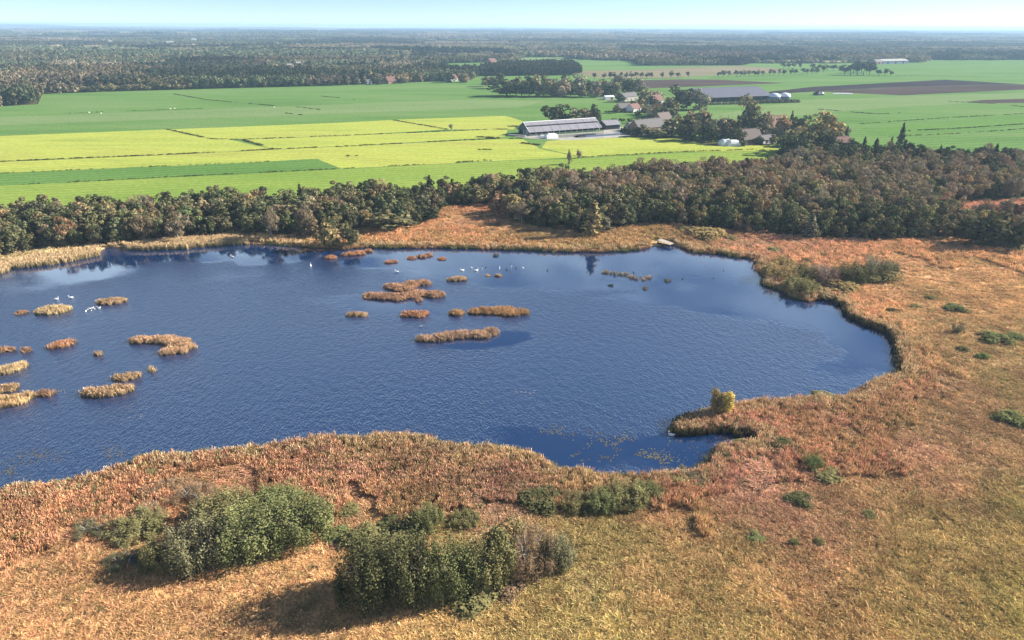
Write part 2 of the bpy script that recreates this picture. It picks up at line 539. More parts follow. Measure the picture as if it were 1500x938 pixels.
# ---- the farmland: one meadow sheet, and the fields that differ from it laid a little higher
sdir = math.atan2(*(P(500, 215) - P(0, 237))[[1, 0]])
M['meadow'] = field_mat('meadow_grass', lin(104, 156, 50, 0.558), lin(122, 172, 64, 0.558), sdir, 9, .1, c3=lin(140, 176, 84, 0.558))
M['deep_meadow'] = field_mat('deep_meadow_grass', lin(104, 158, 44, .6), lin(118, 168, 54, .62), sdir, 7, .1)
M['pale_meadow'] = field_mat('pale_meadow_grass', lin(136, 174, 84, 0.549), lin(152, 182, 98, 0.549), sdir, 9, .1)
M['yellow'] = field_mat('yellow_green_grass', lin(176, 200, 8, 0.53), lin(212, 224, 14, 0.56), sdir, 6, .09, c3=lin(206, 208, 44, 0.496))
M['lime'] = field_mat('lime_green_grass', lin(156, 198, 20, 0.487), lin(184, 212, 30, 0.496), sdir, 6, .09)
M['soil'] = field_mat('ploughed_soil', lin(92, 74, 70, 0.61), lin(116, 96, 86, 0.61), R(12), 4, .12)
M['dark_soil'] = field_mat('furrow_shade_soil', lin(70, 60, 66, 0.61), lin(84, 72, 74, 0.61), R(12), 4, .12)  # shadow of the furrows put into a darker, bluer soil colour
M['stubble'] = field_mat('stubble', lin(160, 150, 104, 0.53), lin(182, 166, 124, 0.53), R(5), 6, .08)
M['track'] = plain('farm_track', lin(150, 140, 116, 0.53), .95, .2, .2)
M['concrete'] = plain('yard_concrete', (.34, .32, .29), .9, .25, .15)

def field(name, pts, lift, mat):
    me, _ = sheet(name, (densify(PP(pts), 9, .35, len(bpy.data.objects)) if lift else PP(pts)), GZ + lift, mat)
    return link(name, me, kind='structure')

field('meadow', OPEN, .0, M['meadow'])
Y1 = .06
field('yellow_meadow', [(-420, 220), (0, 199.5), (245, 190), (310, 204), (330, 203.5), (400, 219), (230, 227.5), (0, 237), (-420, 262)], Y1, M['yellow'])
field('yellow_meadow', [(247, 190), (500, 180), (575, 176), (655, 190), (500, 199), (355, 204), (312, 204)], Y1, M['yellow'])
field('yellow_meadow', [(577, 175.8), (740, 170), (768, 178), (752, 190), (657, 190)], Y1, M['yellow'])
field('yellow_meadow', [(356, 205), (500, 199.5), (745, 189), (740, 201), (500, 214.5), (401, 219)], Y1, M['yellow'])
field('lime_meadow', [(-420, 263), (0, 237.5), (230, 228), (400, 219.5), (500, 215), (735, 203.5), (765, 204), (790, 218), (850, 231), (700, 237), (627, 241), (500, 247.5), (492, 244), (465, 233), (350, 239), (0, 254), (-420, 280)], Y1, M['yellow'])
field('green_meadow', [(-420, 281), (0, 254.4), (350, 239.4), (464, 233.4), (490, 245), (300, 257), (0, 272), (-420, 300)], Y1, M['deep_meadow'])
field('lime_meadow', [(-420, 301), (0, 272.6), (500, 248), (700, 238), (850, 232), (1000, 224), (1150, 222), (1150, 262), (500, 312), (0, 350), (-420, 360)], Y1, M['lime'])
field('yellow_meadow', [(792, 217), (800, 207), (850, 203.5), (930, 201.5), (1000, 204), (1130, 212), (1150, 221.5), (1000, 223), (853, 230.5)], Y1, M['yellow'])
field('pale_meadow', [(-420, 183), (0, 172), (300, 161), (520, 152), (700, 146), (800, 148), (760, 158), (500, 166), (250, 175), (0, 184), (-420, 200)], Y1, M['pale_meadow'])
field('pale_meadow', [(1000, 176), (1180, 147), (1310, 142), (1500, 136), (1900, 130), (1900, 140), (1500, 147), (1300, 158), (1180, 168), (1060, 182)], Y1, M['pale_meadow'])
field('lime_meadow', [(1260, 190), (1500, 168), (1900, 150), (1900, 180), (1500, 184), (1300, 199)], Y1, M['deep_meadow'])
field('ploughed_field', [(1122, 138.5), (1128, 134.5), (1190, 127.5), (1385, 117), (1500, 123.8), (1440, 124.6), (1310, 128), (1200, 134)], Y1, M['dark_soil'])
field('ploughed_field', [(1200, 134.3), (1310, 128.3), (1440, 124.9), (1502, 124.2), (1700, 128), (1700, 131), (1500, 131.5), (1320, 140), (1250, 136.8)], Y1, M['soil'])
field('ploughed_field', [(862, 127), (880, 120.5), (937, 118), (1000, 116.4), (1053, 117), (1152, 122), (1068, 125), (956, 129.6), (890, 131)], Y1, M['soil'])
field('ploughed_field', [(1415, 149.5), (1440, 146.8), (1600, 142), (1600, 147.5), (1500, 151), (1440, 151.5)], Y1 + .05, M['soil'])
field('stubble_field', [(852, 109), (848, 104), (940, 102.5), (1000, 99), (1085, 97), (1138, 100), (1150, 105.5), (1080, 109), (1000, 113), (940, 115.5), (870, 114)], Y1, M['stubble'])
field('pale_meadow', [(760, 84.5), (834, 84), (842, 86.8), (742, 91.5)], Y1, M['pale_meadow'])
field('farm_yard', [(752, 200), (776, 203), (830, 206), (900, 202), (975, 197), (965, 191), (905, 186), (884, 189), (884, 193), (780, 199.5)], Y1 + .03, M['concrete'])
field('farm_track', [(878, 143.5), (905, 151), (930, 157), (950, 164), (957, 164), (932, 155), (905, 149), (880, 142)], Y1 + .06, M['track'])
field('farm_track', [(1030, 210.5), (1140, 209), (1140, 212), (1040, 213.2)], Y1 + .06, M['track'])
field('farm_track', [(975, 197), (1000, 205), (1035, 212), (1040, 211), (1005, 203.4), (980, 196)], Y1 + .09, M['track'])
for k_, (pts) in enumerate([[(205, 67), (250, 66), (252, 69), (208, 70)], [(276, 59.5), (298, 58.5), (300, 62), (280, 63)], [(310, 58.5), (332, 58), (333, 60), (312, 60.5)], [(20, 92), (110, 90.5), (120, 92.5), (25, 94.5)], [(60, 68), (140, 66.5), (140, 68), (62, 70)], [(240, 50.5), (300, 49.8), (300, 50.8), (242, 51.6)], [(620, 58), (720, 57), (720, 58), (622, 59)]]):
    field('distant_meadow', pts, Y1, M['pale_meadow'])
far_open = [PP(p) for p in ([(200, 73), (205, 66), (252, 65), (255, 72)], [(274, 65), (276, 58.8), (300, 58), (302, 64)], [(308, 62), (310, 58), (334, 57.4), (335, 61.5)], [(18, 97), (20, 91.5), (110, 90), (122, 95)], [(58, 72), (60, 67.5), (140, 66), (142, 69.5)], [(236, 52.8), (240, 50.2), (300, 49.4), (302, 51.8)], [(618, 60.5), (620, 57.6), (720, 56.6), (722, 59)])]

# low wooded rises that close the view
M['hill'] = field_mat('wooded_rise', lin(62, 66, 46), lin(82, 76, 54), None, blotch=.002)
hv, hf = [], []
xs = np.linspace(-14000, 14000, 220)
prof = 18 + 34 * fbm(xs * .0006 + 3, xs * 0 + 2, 4) + 22 * np.exp(-((xs + 10300) / 900) ** 2)
for k_, (yy, f_) in enumerate(((14200, 0), (14900, 1), (16000, 1), (16800, 0))):
    hv += [(x, yy, -.5 + f_ * p + (3 * random.random() if f_ else 0)) for x, p in zip(xs, prof)]
nX = len(xs)
for r_ in range(3):
    hf += [(r_ * nX + i, r_ * nX + i + 1, (r_ + 1) * nX + i + 1, (r_ + 1) * nX + i) for i in range(nX - 1)]
link('hills', mesh_np('hills', hv, hf, M['hill'], True), kind='structure')

# ------------------------------------------------------------------ plant meshes
def unit(v):
    return v / np.maximum(np.linalg.norm(v, axis=1, keepdims=True), 1e-9)

def quads(c, n, w, h, r, up=None):
    """one four-cornered leaf clump at each centre c, facing n; up gives the long axis"""
    k = len(c)
    t = r.normal(size=(k, 3)) if up is None else up
    u = unit(np.cross(n, t))
    v = unit(np.cross(u, n))
    w = np.broadcast_to(np.asarray(w, float).reshape(-1, 1), (k, 1))
    h = np.broadcast_to(np.asarray(h, float).reshape(-1, 1), (k, 1))
    pts = np.stack([c - u * w * .5 - v * h * .3, c - v * h * .5 + u * w * .25, c + u * w * .5 + v * h * .25, c + v * h * .5 - u * w * .2], 1)
    return pts.reshape(-1, 3), np.arange(4 * k).reshape(k, 4)

def crown_mesh(name, seed, h, rad, base, nl, leaf, lobes=14, lobe_r=.42, mat='leaf', shape='round', twig=0.0):
    r = np.random.default_rng(seed)
    C, NN = [], []
    for i in range(lobes):
        d = unit(r.normal(size=(1, 3)))[0]
        f = r.uniform(.25, .92)
        c = np.array([d[0] * rad * f, d[1] * rad * f, base + (h - base) * (.5 + d[2] * .5 * f)])
        if shape == 'round':
            lr = np.array([1, 1, .82]) * rad * lobe_r * r.uniform(.7, 1.25)
        elif shape == 'tall':
            lr = np.array([1, 1, 1.3]) * rad * lobe_r * r.uniform(.7, 1.2)
        elif shape == 'shrub':
            a, q = r.uniform(0, 6.28), math.sqrt(r.uniform(0, 1)) * .8
            top = h * (1 - .5 * q * q) * r.uniform(.38, 1.0)
            c = np.array([math.cos(a) * rad * q, math.sin(a) * rad * q, top * .55])
            lr = np.array([rad * .13, rad * .13, top * .5]) * np.array([1, 1, 1]) * r.uniform(.7, 1.25)
        elif shape == 'mound':
            a, q = r.uniform(0, 6.28), r.uniform(0, 1) * .72
            top = h * (1 - .6 * q * q) * r.uniform(.8, 1)
            c = np.array([math.cos(a) * rad * q, math.sin(a) * rad * q, top * .35])
            lr = np.array([rad * .38, rad * .38, top * .65])
        else:                                        # cone
            q = (i + .5) / lobes
            a = i * 2.4
            rr = rad * (1 - q) ** .8
            c = np.array([math.cos(a) * rr * .5, math.sin(a) * rr * .5, base + (h - base) * q])
            lr = np.array([rr * .62 + .15, rr * .62 + .15, (h - base) / lobes * 2.2])
        k = nl // lobes
        dd = unit(r.normal(size=(k, 3)) + [0, 0, .25])
        p = c + dd * lr * (r.uniform(.25, 1.3, (k, 1)) ** .8 if shape == 'shrub' else r.uniform(.55, 1.08, (k, 1)) ** .6)
        C.append(p)
        NN.append(unit(dd + r.normal(0, .55, (k, 3)) + [0, 0, .15]))
    C, NN = np.vstack(C), np.vstack(NN)
    ok = C[:, 2] > .05
    C, NN = C[ok], NN[ok]
    s = leaf * r.uniform(.6, 1.4, len(C))
    if twig:
        up = unit(np.column_stack([C[:, 0] * .5, C[:, 1] * .5, np.full(len(C), h * .35)]) + r.normal(0, h * .1, C.shape))
        v, f = quads(C, NN, s * twig, s * 2.3, r, up)
    else:
        v, f = quads(C, NN, s, s * 1.15, r)
    return mesh_np(name, v, f, M[mat])

def tube(pts, rads, sides=6):
    pts = np.asarray(pts, float)
    V, Fc = [], []
    for i, p in enumerate(pts):
        t = pts[min(i + 1, len(pts) - 1)] - pts[max(i - 1, 0)]
        t = t / np.linalg.norm(t)
        u = np.cross(t, [0.31, .95, .1])
        u /= np.linalg.norm(u)
        w = np.cross(t, u)
        for k in range(sides):
            a = 2 * math.pi * k / sides
            V.append(p + rads[i] * (math.cos(a) * u + math.sin(a) * w))
    for i in range(len(pts) - 1):
        for k in range(sides):
            b, e = i * sides + k, i * sides + (k + 1) % sides
            Fc.append((b, e, e + sides, b + sides))
    return V, Fc

def join(parts):
    V, Fc = [], []
    for v, f in parts:
        o = len(V)
        V += [tuple(p) for p in v]
        Fc += [tuple(o + i for i in q) for q in f]
    return V, Fc

def trunk_mesh(name, seed, h, r0, limbs=5, mat='bark', stems=1, spread=.3, low=.3):
    r = np.random.default_rng(seed)
    parts = []
    for s in range(stems):
        a = r.uniform(0, 6.28)
        lean = (spread if stems > 1 else .06) * h
        b = np.array([math.cos(a), math.sin(a), 0]) * (.03 * h if stems > 1 else 0)
        top = b + np.array([math.cos(a) * lean, math.sin(a) * lean, h * .82])
        mid = b * .6 + top * .45 + r.normal(0, .02 * h, 3) * [1, 1, 0]
        parts.append(tube([b - [0, 0, .4], b * .8 + mid * .25 + [0, 0, .02 * h], mid, top], [r0 * 1.25, r0, r0 * .7, r0 * .18]))
        for k in range(limbs):
            f = r.uniform(low, .8)
            o = b + (top - b) * f
            aa = r.uniform(0, 6.28)
            l = h * r.uniform(.16, .3)
            e = o + np.array([math.cos(aa) * l, math.sin(aa) * l, l * r.uniform(.7, 1.2)])
            parts.append(tube([o, (o + e) / 2 + [0, 0, -.03 * h], e], [r0 * .42, r0 * .28, r0 * .08], 4))
    v, f = join(parts)
    return mesh_np(name, v, f, M[mat])

def twin(me, mat):                           # the same shape in the material that instanced plants use
    c = me.copy()
    c.materials[0] = M[mat]
    return c

# woodland trees (10 m tall as built)
ROUND = [crown_mesh('crown', 10 + i, 10, 3.1 + .25 * (i % 3), 1.0, 1700, .43, 26, .33) for i in range(5)]
TALL = [crown_mesh('crown', 20 + i, 10, 2.3, 1.0, 1400, .42, 24, .37, shape='tall') for i in range(3)]
BARE = [crown_mesh('crown', 30 + i, 10, 3.0, 1.6, 1500, .5, 20, .38, 'twig', twig=.26) for i in range(3)]
CONE = [crown_mesh('crown', 40 + i, 10, 2.2, .6, 560, .6, 14, shape='cone') for i in range(2)]
FULL = [crown_mesh('crown', 45 + i, 10, 3.4, .1, 760, .7, 18, .42) for i in range(4)]
FTALL = [crown_mesh('crown', 480 + i, 10, 2.4, .1, 700, .68, 18, .46, shape='tall') for i in range(2)]
TRUNK = [trunk_mesh('trunk', 50 + i, 10, .2, 6) for i in range(3)]
PTRUNK = [trunk_mesh('trunk', 55 + i, 10, .16, 8, 'pale_bark', 1, low=.2) for i in range(2)]
CROWNS = ROUND + TALL + BARE + CONE          # index: 0-4 round, 5-7 tall, 8-10 bare, 11-12 cone
CROWNS_I = [twin(m_, 'twig_inst' if 8 <= i <= 10 else 'leaf_inst') for i, m_ in enumerate(CROWNS)]
# distant trees: fewer, larger leaf clumps
FAR = [crown_mesh('far_crown', 60 + i, 12, 4.3, .3, 150, 1.9, 9, .46, 'leaf_inst') for i in range(4)] + \
      [crown_mesh('far_crown', 66 + i, 13, 3.0, .3, 130, 1.8, 9, .5, 'leaf_inst', 'tall') for i in range(2)]
def wood_block(seed, size, n, leaf, nl):      # a piece of distant canopy made of many crowns
    r = np.random.default_rng(seed)
    V, Fc, o = [], [], 0
    for k in range(n):
        h, rad = r.uniform(9, 15), size / math.sqrt(n) * r.uniform(.55, .85)
        dd = unit(r.normal(size=(nl, 3)) + [0, 0, .5])
        c = np.array([r.uniform(-.5, .5) * size, r.uniform(-.5, .5) * size, h * .55]) + dd * [rad, rad, h * .45] * r.uniform(.75, 1.05, (nl, 1))
        v, f = quads(c, unit(dd + r.normal(0, .4, dd.shape)), leaf, leaf, r)
        V.append(v)
        Fc.append(f + o)
        o += len(v)
    return mesh_np('far_canopy', np.vstack(V), np.vstack(Fc), M['leaf_inst'])
BLOCK = [wood_block(70 + i, 46, 22, 5.0, 26) for i in range(4)]
BIGBLOCK = [wood_block(75 + i, 160, 90, 15, 16) for i in range(3)]

# ------------------------------------------------------------------ scattering (for what nobody could count)
def scatter(name, pts, sources, rot, scl, tint, idx, label, cat):
    me = bpy.data.meshes.new(name)
    me.vertices.add(len(pts))
    me.vertices.foreach_set('co', np.asarray(pts, np.float32).ravel())
    vattr(me, 'turn', rot, 'FLOAT_VECTOR')
    vattr(me, 'size', scl, 'FLOAT_VECTOR')
    vattr(me, 'tint', tint)
    a = me.attributes.new('pick', 'INT', 'POINT')
    a.data.foreach_set('value', np.asarray(idx, np.int32))
    o = link(name, me, kind='stuff')
    tag(o, label, cat)
    c = bpy.data.collections.new(name + '_kinds')
    for i, s in enumerate(sources):
        c.objects.link(bpy.data.objects.new('%s_kind_%02d' % (name, i), s))
    ng = bpy.data.node_groups.new(name + '_scatter', 'GeometryNodeTree')
    ng.interface.new_socket('Geometry', in_out='INPUT', socket_type='NodeSocketGeometry')
    ng.interface.new_socket('Geometry', in_out='OUTPUT', socket_type='NodeSocketGeometry')
    nd = lambda t: ng.nodes.new(t)
    gi, go = nd('NodeGroupInput'), nd('NodeGroupOutput')
    ci = nd('GeometryNodeCollectionInfo')
    ci.inputs['Collection'].default_value = c
    ci.inputs['Separate Children'].default_value = True
    ci.inputs['Reset Children'].default_value = True
    ip = nd('GeometryNodeInstanceOnPoints')
    ip.inputs['Pick Instance'].default_value = True
    def attr(n, t):
        x = nd('GeometryNodeInputNamedAttribute')
        x.data_type = t
        x.inputs['Name'].default_value = n
        return next(s for s in x.outputs if s.enabled and s.name == 'Attribute')
    er = nd('FunctionNodeEulerToRotation')
    ng.links.new(attr('turn', 'FLOAT_VECTOR'), er.inputs[0])
    ng.links.new(gi.outputs[0], ip.inputs['Points'])
    ng.links.new(ci.outputs[0], ip.inputs['Instance'])
    ng.links.new(attr('pick', 'INT'), ip.inputs['Instance Index'])
    ng.links.new(er.outputs[0], ip.inputs['Rotation'])
    ng.links.new(attr('size', 'FLOAT_VECTOR'), ip.inputs['Scale'])
    ng.links.new(ip.outputs[0], go.inputs[0])
    md = o.modifiers.new('scatter', 'NODES')
    md.node_group = ng
    return o

def zrot(n, tilt=0.0):
    return np.column_stack([rng.normal(0, tilt, n) if tilt else np.zeros(n), rng.normal(0, tilt, n) if tilt else np.zeros(n), rng.uniform(0, 6.283, n)])

# ---- reed and grass tufts
def tuft_mesh(seed, n, h, spread, bw, lean, plume=.5, mat='reed_inst', flop=0.0):
    r = np.random.default_rng(seed)
    V, Fc, T = [], [], []
    fx = r.uniform(0, 6.28)
    for k in range(n):
        a = r.uniform(0, 6.28)
        b = np.array([math.cos(a), math.sin(a), 0]) * spread * math.sqrt(r.uniform(0, 1))
        hh = h * r.uniform(.65, 1.1)
        la = r.uniform(0, 6.28) * (1 - flop) + fx * flop
        ln = np.array([math.cos(la), math.sin(la), 0]) * hh * lean * r.uniform(.4, 1.5)
        p1 = b + ln * .35 + [0, 0, hh * .55]
        p2 = b + ln + [0, 0, hh * (1 - .35 * lean)]
        fa = r.uniform(0, 6.28)
        u = np.array([math.cos(fa), math.sin(fa), 0]) * bw * r.uniform(.7, 1.3)
        o = len(V)
        pl = r.random() < plume
        V += [b - u * .5, b + u * .5, p1 - u * .5, p1 + u * .5, p2 - u * (.85 if pl else .08), p2 + u * (.85 if pl else .08)]
        Fc += [(o, o + 1, o + 3, o + 2), (o + 2, o + 3, o + 5, o + 4)]
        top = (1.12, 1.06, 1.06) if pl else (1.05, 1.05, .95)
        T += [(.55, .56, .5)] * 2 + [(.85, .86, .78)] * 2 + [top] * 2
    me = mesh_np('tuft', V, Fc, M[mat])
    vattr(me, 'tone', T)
    return me

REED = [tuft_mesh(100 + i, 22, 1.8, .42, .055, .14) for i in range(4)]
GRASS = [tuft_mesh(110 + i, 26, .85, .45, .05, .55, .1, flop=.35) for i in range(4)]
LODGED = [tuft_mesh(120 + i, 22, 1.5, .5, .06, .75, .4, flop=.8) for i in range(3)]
TUFTS = REED + GRASS + LODGED                # 0-3 reed, 4-7 grass, 8-10 lodged

def in_view(p, mx=130, my=60):
    q = proj(np.column_stack([p, np.full(len(p), GZ)]))
    return (q[:, 0] > -mx) & (q[:, 0] < 1500 + mx) & (q[:, 1] < 938 + my)

cand = []
for y0, y1, dens in ((58, 100, 6.0), (100, 140, 4.2), (140, 200, 2.6), (200, 300, 1.3), (300, 420, .8)):
    wx = y1 * .86 + 18
    n_ = int(2 * wx * (y1 - y0) * dens)
    cand.append(np.column_stack([rng.uniform(-wx, wx, n_), rng.uniform(y0, y1, n_), np.full(n_, y0)]))
cand = np.vstack(cand)
cand = cand[in_view(cand[:, :2]) & ~inside(cand[:, :2], pond)]
stage = P(972, 359, .1)[:2]
cand = cand[np.hypot(*(cand[:, :2] - stage).T) > 5.0]
wood_d = dist_poly(cand[:, :2], wood)
inw = inside(cand[:, :2], wood) & ~inside(cand[:, :2], glade)
cand = cand[~inw | (wood_d < 3)]
yy_lim = PP(WOOD_BACK, 10)
cand = cand[inside(cand[:, :2], np.vstack([PP(WOOD_FRONT), PP([(1750, 330), (1750, 1100), (-400, 1100), (-400, 420)])])) | inside(cand[:, :2], glade)]
p = cand[:, :2]
dsh = dist_poly(p, pond)
# where the cover is short meadow grass rather than standing reed
gblobs = [(1420, 850, 24), (880, 860, 18), (1000, 900, 20), (700, 930, 18), (300, 900, 22), (80, 910, 22), (480, 860, 12), (1470, 700, 18), (1480, 500, 26), (1440, 430, 40), (1300, 830, 14), (1480, 610, 20)]
gr = np.zeros(len(p))
for a_, b_, r_ in gblobs:
    gr += np.exp(-((p - P(a_, b_)[:2]) ** 2).sum(1) / r_ ** 2)
gr += (fbm(p[:, 0] * .08 + 5, p[:, 1] * .08 + 70, 3) - .5) * 1.5
grassy = (gr > .55) & (dsh > 7)
lodge = (~grassy) & (fbm(p[:, 0] * .06 + 33, p[:, 1] * .06 + 7, 3) > .6) & (dsh > 5)
idx = np.where(grassy, rng.integers(4, 8, len(p)), np.where(lodge, rng.integers(8, 11, len(p)), rng.integers(0, 4, len(p))))
hs = np.clip(.84 - dsh * .006, .72, .84) * rng.uniform(.75, 1.2, len(p)) * (.8 + .4 * fbm(p[:, 0] * .2, p[:, 1] * .2, 2))
ws = np.interp(cand[:, 2], [58, 100, 140, 200, 300], [1, 1.1, 1.35, 1.7, 2.1]) * rng.uniform(.8, 1.25, len(p))
tint = marsh_colour(p) * MK * rng.uniform(.75, 1.25, (len(p), 1)) * (1 + rng.normal(0, .05, (len(p), 3)))
tint = np.where(((dsh < 3.5) & (rng.random(len(p)) < .55))[:, None], np.array(lin(196, 164, 112)) * MK * rng.uniform(.7, 1.1, (len(p), 1)), tint)
gsp = rng.random(len(p)) < .05
tint *= np.where(grassy, 1.2, np.where(lodge, 1.06, 1.0))[:, None]
tint[gsp] = np.array(lin(120, 118, 56)) * MK * rng.uniform(.6, 1.1, (gsp.sum(), 1))
scatter('marsh_reeds', np.column_stack([p, np.full(len(p), GZ - .05)]), TUFTS, zrot(len(p), .06), np.column_stack([ws, ws, hs]), tint, idx,
        'rust and straw coloured reeds and sedges covering the marsh around the pond', 'reeds')

# the taller fringe that stands in the pond's edge
edge = densify(pond, .32)
e_n = len(edge)
fr = np.vstack([edge + rng.normal(0, .35, (e_n, 2)), edge + rng.normal(0, .6, (e_n, 2))])
fr = fr[in_view(fr)]
fpx = proj(np.column_stack([fr, np.zeros(len(fr))]))
far_left = (fpx[:, 0] < 365) & (fpx[:, 1] < 410)
gapm = (fpx[:, 0] > 145) & (fpx[:, 0] < 186) & (fpx[:, 1] < 390)
jet = np.hypot(*(fr - stage).T) < 6.0
fr, fpx, far_left = fr[~gapm & ~jet], fpx[~gapm & ~jet], far_left[~gapm & ~jet]
ln_ = len(fr)
green_bank = (fbm(fr[:, 0] * .12, fr[:, 1] * .12, 2) > .5)
t1 = np.where(green_bank[:, None], np.array(lin(134, 124, 62)), np.array(lin(184, 140, 88))) * MK
t1 = np.where(far_left[:, None], np.array(lin(186, 158, 104)) * MK, t1) * rng.uniform(.6, 1.2, (ln_, 1))
shaded_bank = (fpx[:, 0] > 1195) & (fpx[:, 1] > 428) & (fpx[:, 1] < 545)
shaded_bank |= (fpx[:, 0] > 985) & (fpx[:, 0] < 1118) & (fpx[:, 1] > 612) & (fpx[:, 1] < 650)
t1 = np.where(shaded_bank[:, None], np.array(lin(96, 86, 48)) * MK * rng.uniform(.5, 1.1, (ln_, 1)), t1)  # shade of the steep bank put into the reed tint
sz = np.where(shaded_bank, 1.4, 1) * rng.uniform(.8, 1.15, ln_) * np.where(far_left, 1.0, .64) * np.where((fpx[:, 0] > 362) & (fpx[:, 0] < 505) & (fpx[:, 1] < 380), .55, 1)
scatter('shore_reeds', np.column_stack([fr, np.full(ln_, -.05)]), REED, zrot(ln_, .08), np.column_stack([rng.uniform(.9, 1.5, ln_), rng.uniform(.9, 1.5, ln_), sz]), t1, rng.integers(0, 4, ln_),
        'tall reed fringe standing along the edge of the pond', 'reeds')
# the deep pale reed bed on the far left bank
bed = []
for pl in ([(0, 397), (20, 391), (50, 390), (100, 382), (143, 373), (141, 366), (100, 371), (40, 380), (0, 388)], [(188, 365), (250, 364), (300, 360), (345, 356), (362, 355), (345, 348), (300, 351), (220, 357), (188, 361)], [(-200, 425), (0, 398), (0, 386), (-200, 405)]):
    pg = PP(pl)
    lo, hi = pg.min(0), pg.max(0)
    q = rng.uniform(lo, hi, (int(np.prod(hi - lo) * 2.5), 2))
    bed.append(q[inside(q, pg)])
bed = np.vstack(bed)
k_ = len(bed)
scatter('straw_reed_bed', np.column_stack([bed, np.full(k_, GZ - .1)]), REED, zrot(k_, .06), np.column_stack([rng.uniform(1, 1.5, k_), rng.uniform(1, 1.5, k_), rng.uniform(.85, 1.12, k_)]),
        np.array(lin(190, 160, 108)) * MK * rng.uniform(.7, 1.15, (k_, 1)), rng.integers(0, 4, k_), 'tall pale straw coloured reed bed on the left far bank under the trees', 'reeds')

# ---- rough growth along the ditches between the fields
DITCH = [([(0, 237), (230, 227.5), (400, 219), (500, 215), (735, 203)], 1.0), ([(245, 190), (310, 204)], 1.0), ([(312, 204), (355, 204.5), (500, 199), (740, 189)], .7), ([(355, 205), (401, 219)], 1.2),
         ([(0, 254), (120, 248.5), (350, 239), (465, 233)], .35), ([(30, 271), (250, 259.5), (500, 247.5), (625, 241)], .6), ([(668, 238.5), (720, 235)], .8), ([(575, 176), (655, 190)], .9),
         ([(90, 166.5), (190, 163), (300, 159)], .5), ([(255, 138), (300, 146), (345, 150.5)], .7), ([(365, 152), (415, 156.5)], .9), ([(435, 157), (478, 162)], .8), ([(418, 166), (443, 169)], 1.0),
         ([(470, 141), (520, 146)], .7), ([(790, 218), (835, 229)], 1.1), ([(850, 230.5), (1000, 222.5), (1120, 219)], .7), ([(1200, 160.5), (1240, 164), (1288, 167.5)], 1.0), ([(1290, 167.3), (1325, 165.5)], .5),
         ([(1260, 182), (1340, 176), (1420, 171), (1500, 167)], .6), ([(1330, 192), (1420, 187.5), (1500, 182)], .9), ([(1310, 111), (1400, 112), (1500, 112.5)], .4), ([(1390, 149), (1470, 153), (1500, 157)], .7), ([(1300, 200), (1400, 196), (1500, 189)], .5),
         ([(700, 201), (740, 203.5), (765, 203)], 1.4), ([(765, 210), (790, 213)], 1.6), ([(700, 220), (720, 219.5)], 1.0), ([(510, 229), (522, 229)], 1.0)]
dp, dw = [], []
for ln, amt in DITCH:
    q = PP(ln)
    for a, b in zip(q[:-1], q[1:]):
        L_ = np.hypot(*(b - a))
        n_ = int(L_ * 1.6 * amt) + 3
        t = rng.random(n_)
        dp.append(a + (b - a) * t[:, None] + rng.normal(0, .55, (n_, 2)))
        dw.append(np.full(n_, .55 + .4 * amt))
dp, dw = np.vstack(dp), np.concatenate(dw)
keep = fbm(dp[:, 0] * .06, dp[:, 1] * .06, 2) > .34
dp, dw = dp[keep], dw[keep]
k_ = len(dp)
scatter('ditch_growth', np.column_stack([dp, np.full(k_, GZ)]), GRASS, zrot(k_, .1), np.column_stack([dw * 1.9, dw * 1.9, dw * rng.uniform(.6, 1.3, k_)]),
        np.array(lin(104, 100, 50, .8)) * rng.uniform(.5, 1.2, (k_, 1)), rng.integers(0, 4, k_), 'dark rough grass growing along the ditches between the fields', 'grass')

# ------------------------------------------------------------------ woodland behind the pond
PAL = dict(dark=(80, 84, 50), olive=(114, 108, 64), green=(98, 102, 58), brown=(140, 118, 78), mauve=(142, 124, 90), rust=(154, 118, 74), gold=(156, 134, 74), grey=(126, 120, 92))
gx, gy = np.meshgrid(np.arange(-420, 520, 4.5), np.arange(150, 560, 4.5))
tp = np.column_stack([gx.ravel(), gy.ravel()]) + rng.uniform(-2.1, 2.1, (gx.size, 2))
tp = tp[inside(tp, wood) & ~inside(tp, glade) & in_view(tp, 60, 0)]
tpx = proj(np.column_stack([tp, np.full(len(tp), GZ)]))
fd = dist_poly(tp, PP(WOOD_FRONT), False)          # depth behind the pond-side edge
u = rng.random(len(tp))
u2 = fbm(tp[:, 0] * .03 + 4, tp[:, 1] * .03, 2)
right = tpx[:, 0] > 860
mid = (tpx[:, 0] > 640) & ~right
pb = np.where(right, np.clip((fd - 10) / 40, .05, .72), np.where(mid, .28, .12)) + (u2 - .5) * .5
kindn = np.where(u < pb, np.where(rng.random(len(tp)) < .55, 'mauve', 'brown'), np.where(rng.random(len(tp)) < .5, 'olive', np.where(rng.random(len(tp)) < .6, 'green', 'dark')))
kindn = np.where(rng.random(len(tp)) < .025, 'rust', kindn)
kindn = np.where(rng.random(len(tp)) < .04, 'gold', kindn)
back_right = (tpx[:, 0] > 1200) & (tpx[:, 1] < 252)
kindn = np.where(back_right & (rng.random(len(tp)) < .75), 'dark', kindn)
th = rng.uniform(7.2, 11.6, len(tp)) * (.82 + .4 * fbm(tp[:, 0] * .05, tp[:, 1] * .05 + 30, 2)) * np.where(fd < 6, .85, 1)
th = np.where((tpx[:, 0] > 1385) & (fd < 30), th * .72, th)
shp = np.where(np.isin(kindn, ['mauve', 'rust']), rng.integers(8, 11, len(tp)), np.where(np.isin(kindn, ['brown']), rng.choice([8, 9, 0, 1, 5], len(tp)), np.where(rng.random(len(tp)) < .3, rng.integers(5, 8, len(tp)), rng.integers(0, 5, len(tp)))))
